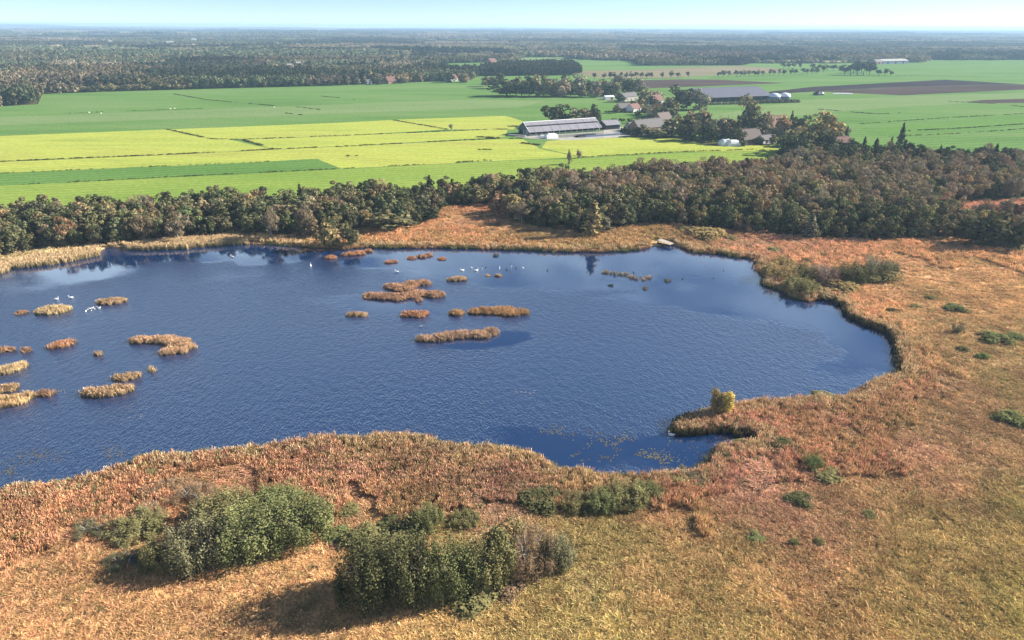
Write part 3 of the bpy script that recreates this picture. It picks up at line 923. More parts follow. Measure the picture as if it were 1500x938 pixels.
shp = np.where((kindn == 'dark') & (rng.random(len(tp)) < .12), rng.integers(11, 13, len(tp)), shp)
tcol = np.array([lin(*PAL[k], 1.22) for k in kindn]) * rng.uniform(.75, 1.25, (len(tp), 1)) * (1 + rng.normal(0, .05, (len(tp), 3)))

def plant(name, label, cat, pos, crown, trunk, sx, sz, c, rz=None, group=None):
    """a tree or shrub: an empty at its foot with its crown and its trunk"""
    t = thing(name, label, cat, tuple(pos), random.uniform(0, 6.28) if rz is None else rz, group)
    cr = link('crown', crown, t)
    cr.scale = (sx, sx, sz)
    cr.color = (*c, 1)
    if trunk is not None:
        tr = link('trunk', trunk, t)
        tr.scale = (sx, sx, sz)
    return t

KW = dict(dark='dark green', olive='olive green', green='mid green', brown='brown leaved', mauve='bare mauve grey', rust='rust brown', gold='golden olive', grey='grey green')
def zone_words(x, fdist):
    row = 'edging' if fdist < 8 else 'inside' if fdist < 28 else 'deep in'
    if x < 190: return row + ' wood behind the left straw reeds'
    if x < 365: return row + ' wood behind the middle straw reeds'
    if x < 500: return row + ' wood behind the dark bay'
    if x < 640: return row + ' wood left of the clearing'
    if x < 860: return row + ' wood right of the clearing'
    if x < 1110: return row + ' wood behind the landing stage'
    if x < 1330: return row + ' wood behind the shoreline thicket'
    return row + ' wood at the right picture edge'
vis = (tpx[:, 0] > 5) & (tpx[:, 0] < 1495)
order = np.argsort(np.where(vis, np.hypot(tp[:, 0], tp[:, 1]) - th * 6 + np.minimum(fd, 60) * .8, 1e9))
ind = order[:286]
for i in ind:
    s_ = int(shp[i])
    form = 'twiggy tree' if 8 <= s_ <= 10 else 'conical tree' if s_ > 10 else 'narrow tree' if s_ >= 5 else 'round tree'
    plant('woodland_tree', KW[kindn[i]] + ' ' + form + ' ' + zone_words(tpx[i, 0], fd[i]), 'tree', (*tp[i], GZ), CROWNS[s_], (PTRUNK[i % 2] if 8 <= s_ <= 10 else TRUNK[i % 3]),
          th[i] / 10 * random.uniform(.95, 1.35), th[i] / 10, tcol[i], None, 'trees of the wood behind the pond')
rest = order[286:]
sz_ = th[rest] / 10
scatter('woodland', np.column_stack([tp[rest], np.full(len(rest), GZ)]), CROWNS_I, zrot(len(rest)), np.column_stack([sz_ * 1.2, sz_ * 1.2, sz_]), tcol[rest], shp[rest],
        'olive and brown tree tops of the wood between the pond and the fields', 'wood')
# undergrowth that closes the foot of the wood
ug = tp[(fd < 34)] + rng.normal(0, 1.6, ((fd < 34).sum(), 2))
ug = ug[inside(ug, wood)]
k_ = len(ug)
MOUND_I = [crown_mesh('undergrowth', 90 + i, 2.2, 2.0, 0, 150, .6, 7, mat='leaf_inst', shape='mound') for i in range(3)]
s1 = rng.uniform(.6, 1.25, k_)
scatter('woodland_undergrowth', np.column_stack([ug, np.full(k_, GZ)]), MOUND_I, zrot(k_), np.column_stack([s1, s1, s1 * rng.uniform(.7, 1.3, k_)]), np.array([lin(*PAL[random.choice(['dark', 'olive', 'green', 'brown'])], .8) for _ in range(k_)]),
        rng.integers(0, 3, k_), 'low bushes filling the foot of the wood behind the pond', 'undergrowth')

# ------------------------------------------------------------------ far woods to the horizon
def far_points(y0, y1, step, jitter):
    xs = np.arange(-y1 * .86 - 100, y1 * .86 + 100, step)
    ys = np.arange(y0, y1, step)
    gx, gy = np.meshgrid(xs, ys)
    q = np.column_stack([gx.ravel(), gy.ravel()]) + rng.uniform(-jitter, jitter, (gx.size, 2))
    q = q[np.abs(q[:, 0]) < q[:, 1] * .82 + 60]
    q = q[~inside(q, open_land) & (q[:, 1] > 560)]
    for f in far_open:
        q = q[~inside(q, f)]
    return q
FP = np.array([lin(*c, 1.45) for c in ((70, 74, 48), (90, 88, 54), (102, 96, 60), (108, 92, 64), (112, 100, 78), (80, 88, 56))])
PT = [((66, 72, 46), 1.15), ((74, 80, 50), 1.05), ((98, 92, 56), .95), ((112, 96, 62), .95), ((118, 104, 80), .9), ((88, 94, 58), .8), ((128, 118, 72), .55), ((60, 66, 44), 1.25), ((104, 90, 66), 1.0), ((0, 0, 0), 0)]
def parcels(q, sx, sy, seed):
    """the woods are planted in parcels: each has its own kind of tree, height and colour, a few are felled"""
    r = np.random.default_rng(seed)
    lo, hi = q.min(0), q.max(0)
    n = max(8, int((hi[0] - lo[0]) * (hi[1] - lo[1]) / (sx * sy)))
    sd_ = r.uniform(lo, hi, (n, 2)) / [sx, sy]
    qq = (q + np.column_stack([fbm(q[:, 0] / sx * 2, q[:, 1] / sx * 2, 2) - .5, fbm(q[:, 0] / sx * 2 + 9, q[:, 1] / sx * 2, 2) - .5]) * sx * .5) / [sx, sy]
    best, bd = np.zeros(len(q), int), np.full(len(q), 1e18)
    for i, c in enumerate(sd_):
        d = (qq[:, 0] - c[0]) ** 2 + (qq[:, 1] - c[1]) ** 2
        m_ = d < bd
        bd[m_], best[m_] = d[m_], i
    k = r.choice(len(PT), n, p=[.11, .11, .15, .14, .1, .12, .08, .08, .06, .05])[best]
    stray = rng.random(len(q)) < .12
    k = np.where(stray, rng.integers(0, 9, len(q)), k)
    hgt = np.array([p_[1] for p_ in PT])[k]
    tnt = np.array([lin(*p_[0], 1.5) for p_ in PT])[k] * rng.uniform(.75, 1.25, (len(q), 1)) * r.uniform(.45, 1.45, n)[best][:, None]
    return k != 9, hgt, tnt
q = far_points(560, 1700, 7.0, 2.8)
ok, hg, tn = parcels(q, 150, 95, 21)
ok |= dist_poly(q, open_land) < 45
hg = np.where(hg < .1, .9, hg)
q, hg, tn = q[ok], hg[ok], tn[ok]
s1 = rng.uniform(.85, 1.15, len(q))
scatter('distant_wood', np.column_stack([q, np.full(len(q), -.3)]), FAR, zrot(len(q)), np.column_stack([s1, s1, s1 * hg * rng.uniform(.88, 1.12, len(q))]), np.maximum(tn, .03), rng.integers(0, 6, len(q)),
        'mixed autumn wood beyond the green fields', 'wood')
q = far_points(1680, 4600, 33, 9)
ok, hg, tn = parcels(q, 420, 260, 22)
q, hg, tn = q[ok], hg[ok], tn[ok]
s1 = rng.uniform(.8, 1.25, len(q))
scatter('farther_wood', np.column_stack([q, np.full(len(q), -.3)]), BLOCK, zrot(len(q)), np.column_stack([s1, s1, hg * rng.uniform(.85, 1.15, len(q))]), tn, rng.integers(0, 4, len(q)),
        'bluish wooded country stretching far behind the fields', 'wood')
q = far_points(4550, 14600, 125, 40)
ok, hg, tn = parcels(q, 1500, 900, 23)
q, hg, tn = q[ok], hg[ok], tn[ok]
s1 = rng.uniform(.8, 1.3, len(q))
scatter('horizon_wood', np.column_stack([q, np.full(len(q), -.3)]), BIGBLOCK, zrot(len(q)), np.column_stack([s1, s1, s1 * hg * rng.uniform(.9, 1.3, len(q))]), tn, rng.integers(0, 3, len(q)),
        'blue woodland along the horizon', 'wood')
# plantation block in the fields
pg = PP([(708, 112), (700, 108), (738, 101), (800, 98.5), (838, 99), (852, 110.2)])
lo, hi = pg.min(0), pg.max(0)
gx, gy = np.meshgrid(np.arange(lo[0], hi[0], 6.2), np.arange(lo[1], hi[1], 6.2))
q = np.column_stack([gx.ravel(), gy.ravel()]) + rng.uniform(-1.3, 1.3, (gx.size, 2))
q = q[inside(q, pg)]
s1 = rng.uniform(.95, 1.15, len(q)) * 1.12
scatter('plantation', np.column_stack([q, np.full(len(q), GZ)]), FAR, zrot(len(q)), np.column_stack([s1 * .85, s1 * .85, s1]), np.array(lin(84, 84, 56, .8)) * rng.uniform(.75, 1.2, (len(q), 1)), rng.integers(0, 6, len(q)),
        'dense dark block of planted trees standing in the far fields', 'wood')

# ------------------------------------------------------------------ shrubs and small trees in the marsh
SHRUB = [crown_mesh('crown', 200 + i, 6, 3.0, 0, 11500, .115, 95, shape='shrub') for i in range(4)]
SPARSE = [crown_mesh('crown', 210 + i, 6, 3.0, 0, 8000, .15, 60, mat='twig', shape='shrub', twig=.22) for i in range(3)]
AIRY = [crown_mesh('crown', 220 + i, 6, 2.6, 1.6, 3600, .17, 22, .36) for i in range(2)]
LOW = [crown_mesh('crown', 230 + i, 6, 3.0, 0, 2600, .3, 16, shape='mound') for i in range(3)]
SLIM = [crown_mesh('crown', 240 + i, 6, 1.5, .3, 3000, .18, 18, .5, shape='tall') for i in range(2)]
STEMS = [trunk_mesh('trunk', 250 + i, 5.2, .06, 5, 'stem_bark', 10, .3) for i in range(3)]
PSTEM = [trunk_mesh('trunk', 255 + i, 6, .1, 8, 'pale_bark', 3, .18, .2) for i in range(2)]
SK = dict(s=(SHRUB, STEMS), b=(SPARSE, PSTEM), a=(AIRY, PSTEM), l=(LOW, STEMS), t=(SLIM, PSTEM))
SC = dict(green=(124, 128, 64), dark=(98, 98, 52), olive=(138, 130, 68), grey=(128, 122, 78), brown=(146, 116, 78), bright=(116, 134, 56), yellow=(236, 200, 60), gold=(168, 140, 72), straw=(184, 152, 96), mauve=(150, 118, 96))

def shrub(x, y, w, h, kind, c, label, name='shrub', cat='shrub', z=GZ):
    """x, y: foot in the photo; w, h: breadth and height there; turned into metres at its place"""
    p = P(x, y, z)
    s = scale_at(p)
    dep = math.atan2(H, np.hypot(p[0], p[1]))
    wm = w / s
    hm = max(.4, .3 * wm, (h / s - .5 * wm * math.sin(dep)) / math.cos(dep))
    d = p[:2] / np.hypot(*p[:2])
    pos = np.array([*(p[:2] + d * wm * .3), z])
    cr, tr = SK[kind]
    rad = {'t': 1.5, 'a': 2.6}.get(kind, 3.0)
    k = random.randrange(99)
    cc = np.array(lin(*SC[c])) * .95 * random.uniform(.85, 1.12)
    return plant(name, label, cat, pos, cr[k % len(cr)], tr[k % len(tr)], wm / 2 / rad * 1.12, hm / 6 * (.9 if kind != 'l' else .8), cc)

LC, RC = 'in the left foreground thicket', 'in the shadow-casting foreground thicket'
for a in [
    (445, 805, 110, 105, 's', 'green', 'large leafy green willow at the right end of the left foreground thicket'),
    (375, 828, 105, 110, 's', 'green', 'tall dark green willow at the front centre of the left foreground thicket'),
    (295, 842, 95, 98, 's', 'grey', 'grey green upright willow at the front of the left foreground thicket'),
    (245, 838, 75, 70, 's', 'olive', 'olive willow at the front left corner of the left foreground thicket'),
    (335, 785, 100, 84, 's', 'olive', 'olive willow at the back of the left foreground thicket, crown behind the front row'),
    (405, 765, 90, 66, 's', 'green', 'green willow rising behind the left foreground thicket, nearest the pond'),
    (468, 770, 50, 50, 's', 'olive', 'small olive willow on the right flank of the left foreground thicket'),
    (205, 792, 90, 46, 's', 'olive', 'wide low olive willow on the left side of the left foreground thicket'),
    (140, 788, 60, 36, 'b', 'grey', 'small grey twiggy bush left of the left foreground thicket'),
    (185, 836, 60, 30, 'b', 'grey', 'low grey twiggy bush in front of the left foreground thicket'),
    (290, 745, 70, 48, 'b', 'brown', 'brown thin twiggy bush behind the left foreground thicket'),
    (232, 762, 60, 34, 'b', 'straw', 'pale straw coloured twiggy bush behind the wide low willow'),
    (250, 722, 50, 26, 'l', 'brown', 'brownish mound of bush above the straw coloured twiggy bush'),
    (138, 716, 44, 22, 'l', 'dark', 'dark round bush at the left end of the near shore'),
    (145, 729, 46, 18, 'l', 'olive', 'low dark olive bush just below the round one on the near shore'),
    (190, 713, 50, 18, 'l', 'brown', 'low brown olive bush beside the left near shore'),
    (222, 706, 50, 22, 'l', 'olive', 'olive bush on the near shore below the pale reed point'),
    (228, 731, 56, 20, 'l', 'brown', 'wide brown bush between near shore and left thicket'),
    (100, 765, 44, 18, 'l', 'olive', 'solitary low olive bush in the left reeds'),
    (497, 795, 44, 24, 'l', 'green', 'low green bush between the two foreground thickets'),
    (60, 735, 40, 14, 'l', 'brown', 'small brown bush near the left picture edge'),
    (545, 898, 110, 138, 's', 'dark', 'dark willow at the left end of the foreground thicket, casting the long shadow'),
    (608, 894, 96, 138, 's', 'dark', 'tall dark green willow second from the left end of the shadow-casting thicket'),
    (664, 885, 95, 118, 's', 'green', 'tall green willow in the middle of the shadow-casting thicket'),
    (715, 868, 85, 100, 's', 'olive', 'olive willow right of centre in the shadow-casting thicket'),
    (775, 850, 100, 96, 'b', 'brown', 'open brown tree with visible stems in the shadow-casting thicket'),
    (815, 838, 60, 64, 's', 'grey', 'grey green bush at the right end of the shadow-casting thicket'),
    (742, 845, 60, 84, 'a', 'olive', 'thin crowned young tree among the stems of the shadow-casting thicket'),
    (690, 892, 80, 34, 'l', 'olive', 'low olive bush along the front foot of the shadow-casting thicket'),
    (740, 876, 60, 24, 'l', 'brown', 'low brown bush at the front right foot of the shadow-casting thicket'),
    (580, 828, 80, 50, 's', 'olive', 'olive willow behind the left end of the shadow-casting thicket'),
    (628, 782, 52, 52, 's', 'green', 'green pointed willow standing alone behind the shadow-casting thicket'),
    (580, 786, 56, 30, 'l', 'dark', 'dark low bush left of the green pointed willow'),
    (682, 776, 50, 32, 's', 'olive', 'small olive willow right of the green pointed willow'),
    (532, 806, 60, 40, 'l', 'olive', 'olive bush on the slope between the two foreground thickets'),
    (512, 756, 36, 20, 'l', 'olive', 'small olive bush above the gap between the foreground thickets'),
    (722, 698, 40, 18, 'l', 'olive', 'small olive bush in the pinkish reeds below the yellow sedge'),
    (560, 652, 26, 14, 'l', 'olive', 'tiny olive bush in the reeds near the middle of the near shore'),
    (790, 750, 70, 24, 'l', 'dark', 'low dark bush at the left end of the central marsh bush row'),
    (765, 727, 46, 20, 'b', 'straw', 'pale twiggy bush above the central marsh bush row'),
    (845, 752, 60, 36, 's', 'olive', 'olive willow left of centre in the central marsh bush row'),
    (880, 752, 60, 44, 's', 'green', 'green willow in the centre of the central marsh bush row'),
    (918, 748, 66, 52, 's', 'olive', 'tallest olive willow in the central marsh bush row'),
    (948, 738, 50, 40, 's', 'green', 'green willow at the right end of the central marsh bush row'),
    (993, 717, 46, 24, 'l', 'olive', 'olive bush between the central bush row and the bay'),
    (1015, 715, 48, 28, 'b', 'grey', 'grey twiggy bush at the corner of the bay'),
    (690, 745, 44, 18, 'l', 'brown', 'brown low bush with dark left side in the central reeds'),
    (1058, 676, 40, 22, 'l', 'dark', 'dark bush hanging over the water of the little bay'),
    (1092, 664, 40, 14, 'l', 'olive', 'olive low bush along the little bay, left of the green tuft'),
    (1100, 675, 40, 12, 'l', 'dark', 'flat dark bush in the pink reeds by the little bay'),
    (1150, 660, 24, 20, 's', 'bright', 'small bright green bush right of the little bay'),
    (1138, 665, 56, 16, 'l', 'dark', 'flat dark bush at the foot of the small bright green bush'),
    (1188, 692, 32, 34, 's', 'bright', 'bright green solitary dense bush in the rust reeds'),
    (1205, 704, 50, 16, 'l', 'olive', 'sprawling low olive bush below the bright green solitary bush'),
    (1170, 744, 44, 12, 'l', 'dark', 'flat dark green bush in the middle of the right marsh'),
    (1272, 760, 22, 14, 's', 'green', 'tiny green bush in the middle of the right marsh'),
    (1162, 800, 16, 14, 's', 'green', 'left one of two tiny bushes in the lower right marsh'),
    (1198, 800, 18, 15, 's', 'olive', 'right one of two tiny bushes in the lower right marsh'),
    (1105, 793, 28, 14, 'l', 'green', 'small flat green bush in the lower marsh, left of two tiny ones'),
    (1215, 654, 34, 16, 'b', 'straw', 'pale twiggy bush in the reeds right of the small bright green bush'),
    (1205, 588, 36, 14, 'l', 'olive', 'olive mound in the reeds behind the peninsula shore'),
    (1140, 412, 56, 36, 's', 'gold', 'golden olive bush at the left end of the shoreline thicket'),
    (1172, 433, 62, 34, 's', 'olive', 'dense olive bush at the water side of the shoreline thicket'),
    (1206, 420, 54, 44, 'b', 'mauve', 'mauve twiggy bush in the middle of the shoreline thicket'),
    (1178, 412, 50, 34, 's', 'olive', 'olive willow in the left middle of the shoreline thicket'),
    (1242, 418, 56, 42, 's', 'dark', 'dark green bush right of the mauve bush in the shoreline thicket'),
    (1275, 410, 62, 48, 'b', 'grey', 'tall grey open tree in the right half of the shoreline thicket'),
    (1298, 404, 36, 32, 's', 'grey', 'grey green bush at the right end of the shoreline thicket'),
    (1225, 430, 60, 20, 'l', 'gold', 'golden sedge mound by the inlet of the shoreline thicket'),
    (1205, 436, 40, 18, 'l', 'straw', 'straw coloured sedge mound at the mouth of the inlet'),
    (1290, 415, 60, 14, 'l', 'olive', 'low olive bushes edge under the tall grey open tree'),
    (1180, 388, 14, 15, 's', 'olive', 'small round bush behind the shoreline thicket'),
    (1148, 392, 34, 22, 's', 'gold', 'golden bush on the point left of the shoreline thicket'),
    (1130, 372, 30, 12, 'l', 'green', 'green mound on the bank left of the golden bush'),
    (1033, 352, 60, 22, 'l', 'gold', 'wide smooth olive mound of bush on the bank right of the landing stage'),
    (1088, 344, 30, 26, 's', 'brown', 'brownish bush standing before the dark wood edge'),
    (1068, 352, 22, 10, 'l', 'olive', 'small olive mound between the wide mound and the brownish bush'),
    (1303, 458, 22, 9, 'l', 'dark', 'flat dark bush in the orange marsh right of the inlet'),
    (1363, 440, 18, 9, 'l', 'olive', 'olive tuft of bush in the orange marsh, uppermost of the scattered ones'),
    (1340, 452, 18, 8, 'l', 'olive', 'olive tuft of bush in the orange marsh, lowest of the scattered ones'),
    (1402, 490, 22, 22, 'b', 'grey', 'grey upright bush in the right marsh'),
    (1410, 516, 20, 12, 's', 'olive', 'small olive bush below the grey upright bush'),
    (1440, 528, 20, 14, 'l', 'bright', 'bright green low bush near the right marsh hollow'),
    (1400, 458, 36, 14, 'l', 'green', 'green spreading bush above the grey upright bush'),
    (1455, 504, 46, 9, 'l', 'green', 'wide bright green sedge patch at the right picture side'),
    (1487, 498, 30, 12, 'l', 'green', 'green sedge clump beside the bright green patch'),
    (1478, 622, 50, 22, 'l', 'green', 'green sprawling bush at the right picture edge'),
    (1470, 366, 50, 22, 'l', 'grey', 'grey dome shaped bush at the right wood edge'),
    (1000, 340, 30, 10, 'l', 'olive', 'low olive bush behind the landing stage')]:
    shrub(*a)
shrub(1046, 612, 20, 52, 't', 'gold', 'pale golden birch on the peninsula, left of the yellow one', 'birch_tree', 'tree')
shrub(1064, 613, 20, 50, 't', 'yellow', 'bright yellow young birch on the reed peninsula', 'birch_tree', 'tree')

# marked trees along the wood's edge
def tree(x, y, w, top, kind, c, label, name='tree', k=.95, gz=GZ, group=None):
    p = P(x, y, gz)
    s = scale_at(p)
    dep = math.atan2(H, np.hypot(p[0], p[1]))
    hm = (y - top) / (s * math.cos(dep))
    crs, trs, rad = dict(round=(FULL, TRUNK, 3.5), tall=(FTALL, TRUNK, 2.4), bare=(BARE, PTRUNK, 3.0), cone=(CONE, TRUNK, 2.2))[kind]
    j = random.randrange(99)
    cc = np.array(lin(*(PAL.get(c) or SC[c]))) * k * random.uniform(.9, 1.1)
    t = plant(name, label, 'tree', p, crs[j % len(crs)], trs[j % len(trs)], w / s / 2 / rad * 1.12, hm / 10 * (1.16 if kind in ('round', 'tall') else 1.02), cc, None, group)
    if kind in ('round', 'tall'):               # leafy down to the ground
        next(c for c in t.children if c.name.startswith('crown')).location.z = -.14 * hm
    return t
for a in [(262, 354, 36, 314, 'bare', 'mauve', 'bare mauve domed tree behind the middle straw reeds'),
          (212, 354, 30, 316, 'bare', 'brown', 'brown domed tree left of the bare mauve one'), (138, 360, 16, 332, 'bare', 'rust', 'slender rust tree at the gap between the two straw reed beds'),
          (98, 360, 30, 320, 'bare', 'rust', 'reddish brown tree behind the leftmost straw reeds'), (400, 352, 24, 306, 'bare', 'mauve', 'pale mauve tree behind the dark bay of the far shore'),
          (448, 346, 26, 302, 'bare', 'mauve', 'slim mauve tree with white stem over the dark bay'), (482, 364, 36, 326, 'round', 'gold', 'golden olive tree standing at the far waterline'),
          (512, 362, 30, 330, 'round', 'olive', 'olive tree at the waterline right of the golden olive one'), (575, 336, 80, 310, 'round', 'olive', 'broad low olive willow left of the orange clearing'),
          (628, 324, 34, 302, 'round', 'dark', 'round dark bush tree at the left side of the orange clearing'),
          (728, 313, 22, 282, 'tall', 'rust', 'rusty orange tree at the right side of the orange clearing'), (764, 328, 32, 298, 'bare', 'mauve', 'pinkish grey round tree casting a shadow into the clearing'),
          (868, 347, 32, 300, 'cone', 'gold', 'golden pointed tree on the far bank'), (885, 340, 22, 318, 'round', 'grey', 'grey olive small tree beside the golden pointed one'),
          (1185, 350, 24, 318, 'cone', 'grey', 'pale grey green pointed tree before the dark wood edge'), (1440, 360, 60, 308, 'round', 'dark', 'dark spreading tree at the right end of the marsh'),
          (1490, 362, 44, 320, 'round', 'green', 'green tree cut by the right picture edge')]:
    tree(*a, name='edge_tree')

# ------------------------------------------------------------------ reed islands in the pond
def island(lobes, h, c, label, dens=4.2, sparse=False, group='reed islands in the pond'):
    """lobes: (photo x, y, width) of the clumps that make up the island"""
    L0 = [(P(a, b, 0), w / scale_at(P(a, b, 0)) / 2) for a, b, w in lobes]
    ctr = np.mean([l[0] for l in L0], 0)
    t = thing('reed_island', label, 'reed island', tuple(ctr), 0, group)
    V, Fc, T, Vb, Fb = [], [], [], [], []
    r = np.random.default_rng(int(abs(lobes[0][0] * 7 + lobes[0][1])))
    src = ISRC
    for pos, rad in L0:
        ry = max(rad * .75, .8)
        n = max(9, int(math.pi * rad * ry * dens))
        a, q = r.uniform(0, 6.283, n), np.sqrt(r.uniform(0, 1, n))
        pts = np.column_stack([np.cos(a) * q * rad, np.sin(a) * q * ry, np.zeros(n)]) + (pos - ctr)
        for p_, q_ in zip(pts, q):
            v, f, tn = src[r.integers(0, len(src))]
            ang, s = r.uniform(0, 6.28), r.uniform(.8, 1.12) * h * .85 * (1.05 - .45 * q_ ** 3)
            ca, sa = math.cos(ang), math.sin(ang)
            vv = v @ np.array([[ca, sa, 0], [-sa, ca, 0], [0, 0, s]]) + p_
            o = len(V) * len(v)
            V.append(vv)
            Fc.append(f + sum(len(x) for x in V[:-1]))
            T.append(tn * r.uniform(.75, 1.2))
        if not sparse:
            k = 12
            an = np.linspace(0, 6.283, k, endpoint=False)
            b0 = len(Vb)
            wob = r.uniform(.8, 1.05, k)
            for zz, sc_ in ((-.3, 1.0), (.16, .9)):
                Vb += [(math.cos(u_) * rad * sc_ * w_ + pos[0] - ctr[0], math.sin(u_) * ry * sc_ * w_ + pos[1] - ctr[1], zz + .01 * b0 / 24) for u_, w_ in zip(an, wob)]
            Fb += [(b0 + i, b0 + (i + 1) % k, b0 + k + (i + 1) % k, b0 + k + i) for i in range(k)]
            Fb.append(tuple(b0 + k + i for i in range(k)))
    me = mesh_np('reeds', np.vstack(V), np.vstack(Fc), M['reed'])
    vattr(me, 'tone', np.vstack(T))
    o = link('reeds', me, t)
    o.color = (*(np.array(lin(*c)) * MK * np.array([.82, .9, .95])), 1)
    if Vb:
        mb = bpy.data.meshes.new('root_mat')
        mb.from_pydata(Vb, [], Fb)
        mb.materials.append(M['mud'])
        link('root_mat', mb, t)
    return t
M['mud'] = plain('wet_roots', lin(66, 52, 36), .6, .3, 1.5)
ISRC = []
for i in range(5):
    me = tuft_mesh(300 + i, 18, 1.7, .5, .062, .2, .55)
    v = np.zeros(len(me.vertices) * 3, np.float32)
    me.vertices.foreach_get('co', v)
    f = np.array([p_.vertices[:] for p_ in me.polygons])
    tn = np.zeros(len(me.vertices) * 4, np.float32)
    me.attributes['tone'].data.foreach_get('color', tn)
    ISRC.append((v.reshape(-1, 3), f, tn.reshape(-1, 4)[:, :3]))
ST, TN, RB, OR = (206, 166, 104), (192, 148, 96), (176, 124, 80), (196, 132, 78)
for lobes, h, c, lab in [
    ([(66, 458, 26), (80, 456, 40), (94, 455, 22)], 1.1, ST, 'straw coloured oval reed island with two swans behind it'),
    ([(152, 444, 20), (165, 443, 30), (177, 442, 18)], .9, TN, 'oval reed island right of the swans and flock of gulls'),
    ([(31, 459, 18)], .5, RB, 'small grey sparse reed tuft left of the straw coloured oval island'),
    ([(80, 509, 20), (92, 506, 26), (103, 503, 16)], .9, OR, 'slanting rust brown reed island above the left edge islands'),
    ([(4, 514, 20), (14, 514, 12)], .8, RB, 'brown reed island touching the left picture edge, uppermost of three'),
    ([(38, 515, 14)], .9, RB, 'round brown reed tuft beside the uppermost left edge island'),
    ([(144, 520, 12)], .8, TN, 'round tan reed tuft alone right of the slanting island'),
    ([(205, 500, 28), (228, 500, 30), (246, 500, 34), (262, 504, 36), (276, 510, 22), (250, 516, 26), (264, 516, 20), (242, 519, 14)], 1.0, (200, 150, 98), 'large ragged reed island in the left half of the pond'),
    ([(224, 543, 11)], .9, ST, 'small pale reed tuft below the large ragged island'),
    ([(174, 555, 18), (187, 554, 26), (200, 552, 14)], .9, TN, 'small oval reed island just above the long dark-fronted one'),
    ([(134, 577, 26), (150, 577, 36), (168, 575, 36), (186, 572, 22)], 1.15, TN, 'long dark-fronted reed island, longest of the lower left ones'),
    ([(62, 578, 12), (72, 578, 18)], .9, RB, 'small brown reed tuft right of the lowest left edge island'),
    ([(5, 545, 34), (22, 541, 28), (34, 536, 14)], 1.0, ST, 'bright straw reed island at the left edge, middle of three'),
    ([(0, 573, 30), (18, 571, 22)], 1.0, TN, 'tan reed island at the left edge behind the lowest one'),
    ([(0, 592, 44), (22, 589, 36), (42, 582, 20)], 1.1, (212, 164, 96), 'bright straw reed island at the left edge, lowest of three'),
    ([(545, 435, 26), (562, 436, 32), (582, 437, 34), (602, 434, 30), (575, 421, 26), (592, 424, 34), (615, 432, 32), (636, 433, 32), (620, 416, 24), (604, 418, 30), (613, 441, 11)], .95, (190, 138, 92), 'largest many-lobed reed island in the middle of the pond'),
    ([(661, 411, 14), (673, 410, 22)], .8, TN, 'small tan reed island above right of the many-lobed one'),
    ([(517, 462, 18), (530, 462, 18)], .7, TN, 'low tan reed island left of the oval orange one'),
    ([(598, 462, 22), (612, 462, 28), (622, 461, 14)], .9, OR, 'oval orange reed island below the many-lobed one'),
    ([(669, 460, 22), (696, 458, 22), (712, 457, 30), (730, 457, 34), (748, 461, 28), (763, 459, 24), (742, 455, 24)], .95, (186, 134, 72), 'curved orange reed island with a pale slick in front, upper one'),
    ([(622, 498, 24), (640, 497, 30), (658, 494, 32), (678, 492, 34), (700, 492, 32), (718, 488, 28), (710, 494, 20)], 1.0, (192, 146, 104), 'long curved tan reed island with a pale slick in front, lower one'),
    ([(485, 378, 18)], .7, OR, 'small orange reed tuft by the golden olive tree at the far shore'),
    ([(512, 374, 20), (526, 372, 22), (540, 369, 12)], .8, OR, 'orange reed island close to the far shore'),
    ([(570, 385, 14), (578, 384, 10)], .6, OR, 'tiny orange reed island left of the three in a row'),
    ([(603, 379, 14)], .6, OR, 'leftmost of three tiny reed tufts in a row near the far shore'),
    ([(618, 377, 14), (628, 375, 12)], .8, OR, 'middle and widest of three tiny reed tufts near the far shore'),
    ([(648, 380, 14)], .5, OR, 'rightmost of three tiny reed tufts in a row near the far shore'),
    ([(729, 405, 10)], .6, TN, 'tiny reed tuft right of the small tan island'),
    ([(715, 404, 8)], .35, TN, 'thin sparse reed tuft between small tan island and the egrets')]:
    island(lobes, h, c, lab)
for lobes, h, c, lab in [
    ([(888, 400, 14), (900, 402, 16), (914, 403, 14)], .7, (150, 126, 84), 'sparse upright rushes in the bright water, left clump'),
    ([(924, 407, 14), (938, 409, 18), (951, 408, 12)], .7, (168, 130, 90), 'sparse upright rushes in the bright water, right clump'),
    ([(978, 412, 12)], .6, (120, 110, 84), 'small dark rush tuft right of the two rush clumps'),
    ([(945, 423, 8)], .5, (140, 110, 80), 'tiny rush tuft below the right rush clump'), ([(895, 419, 7)], .4, (90, 90, 80), 'tiny dark rush tuft below the left rush clump'),
    ([(726, 375, 9)], .6, (110, 96, 84), 'dark grey reed stubble in the blue water by the far shore')]:
    island(lobes, h, c, lab, 1.3, True, 'rushes in the bright water')

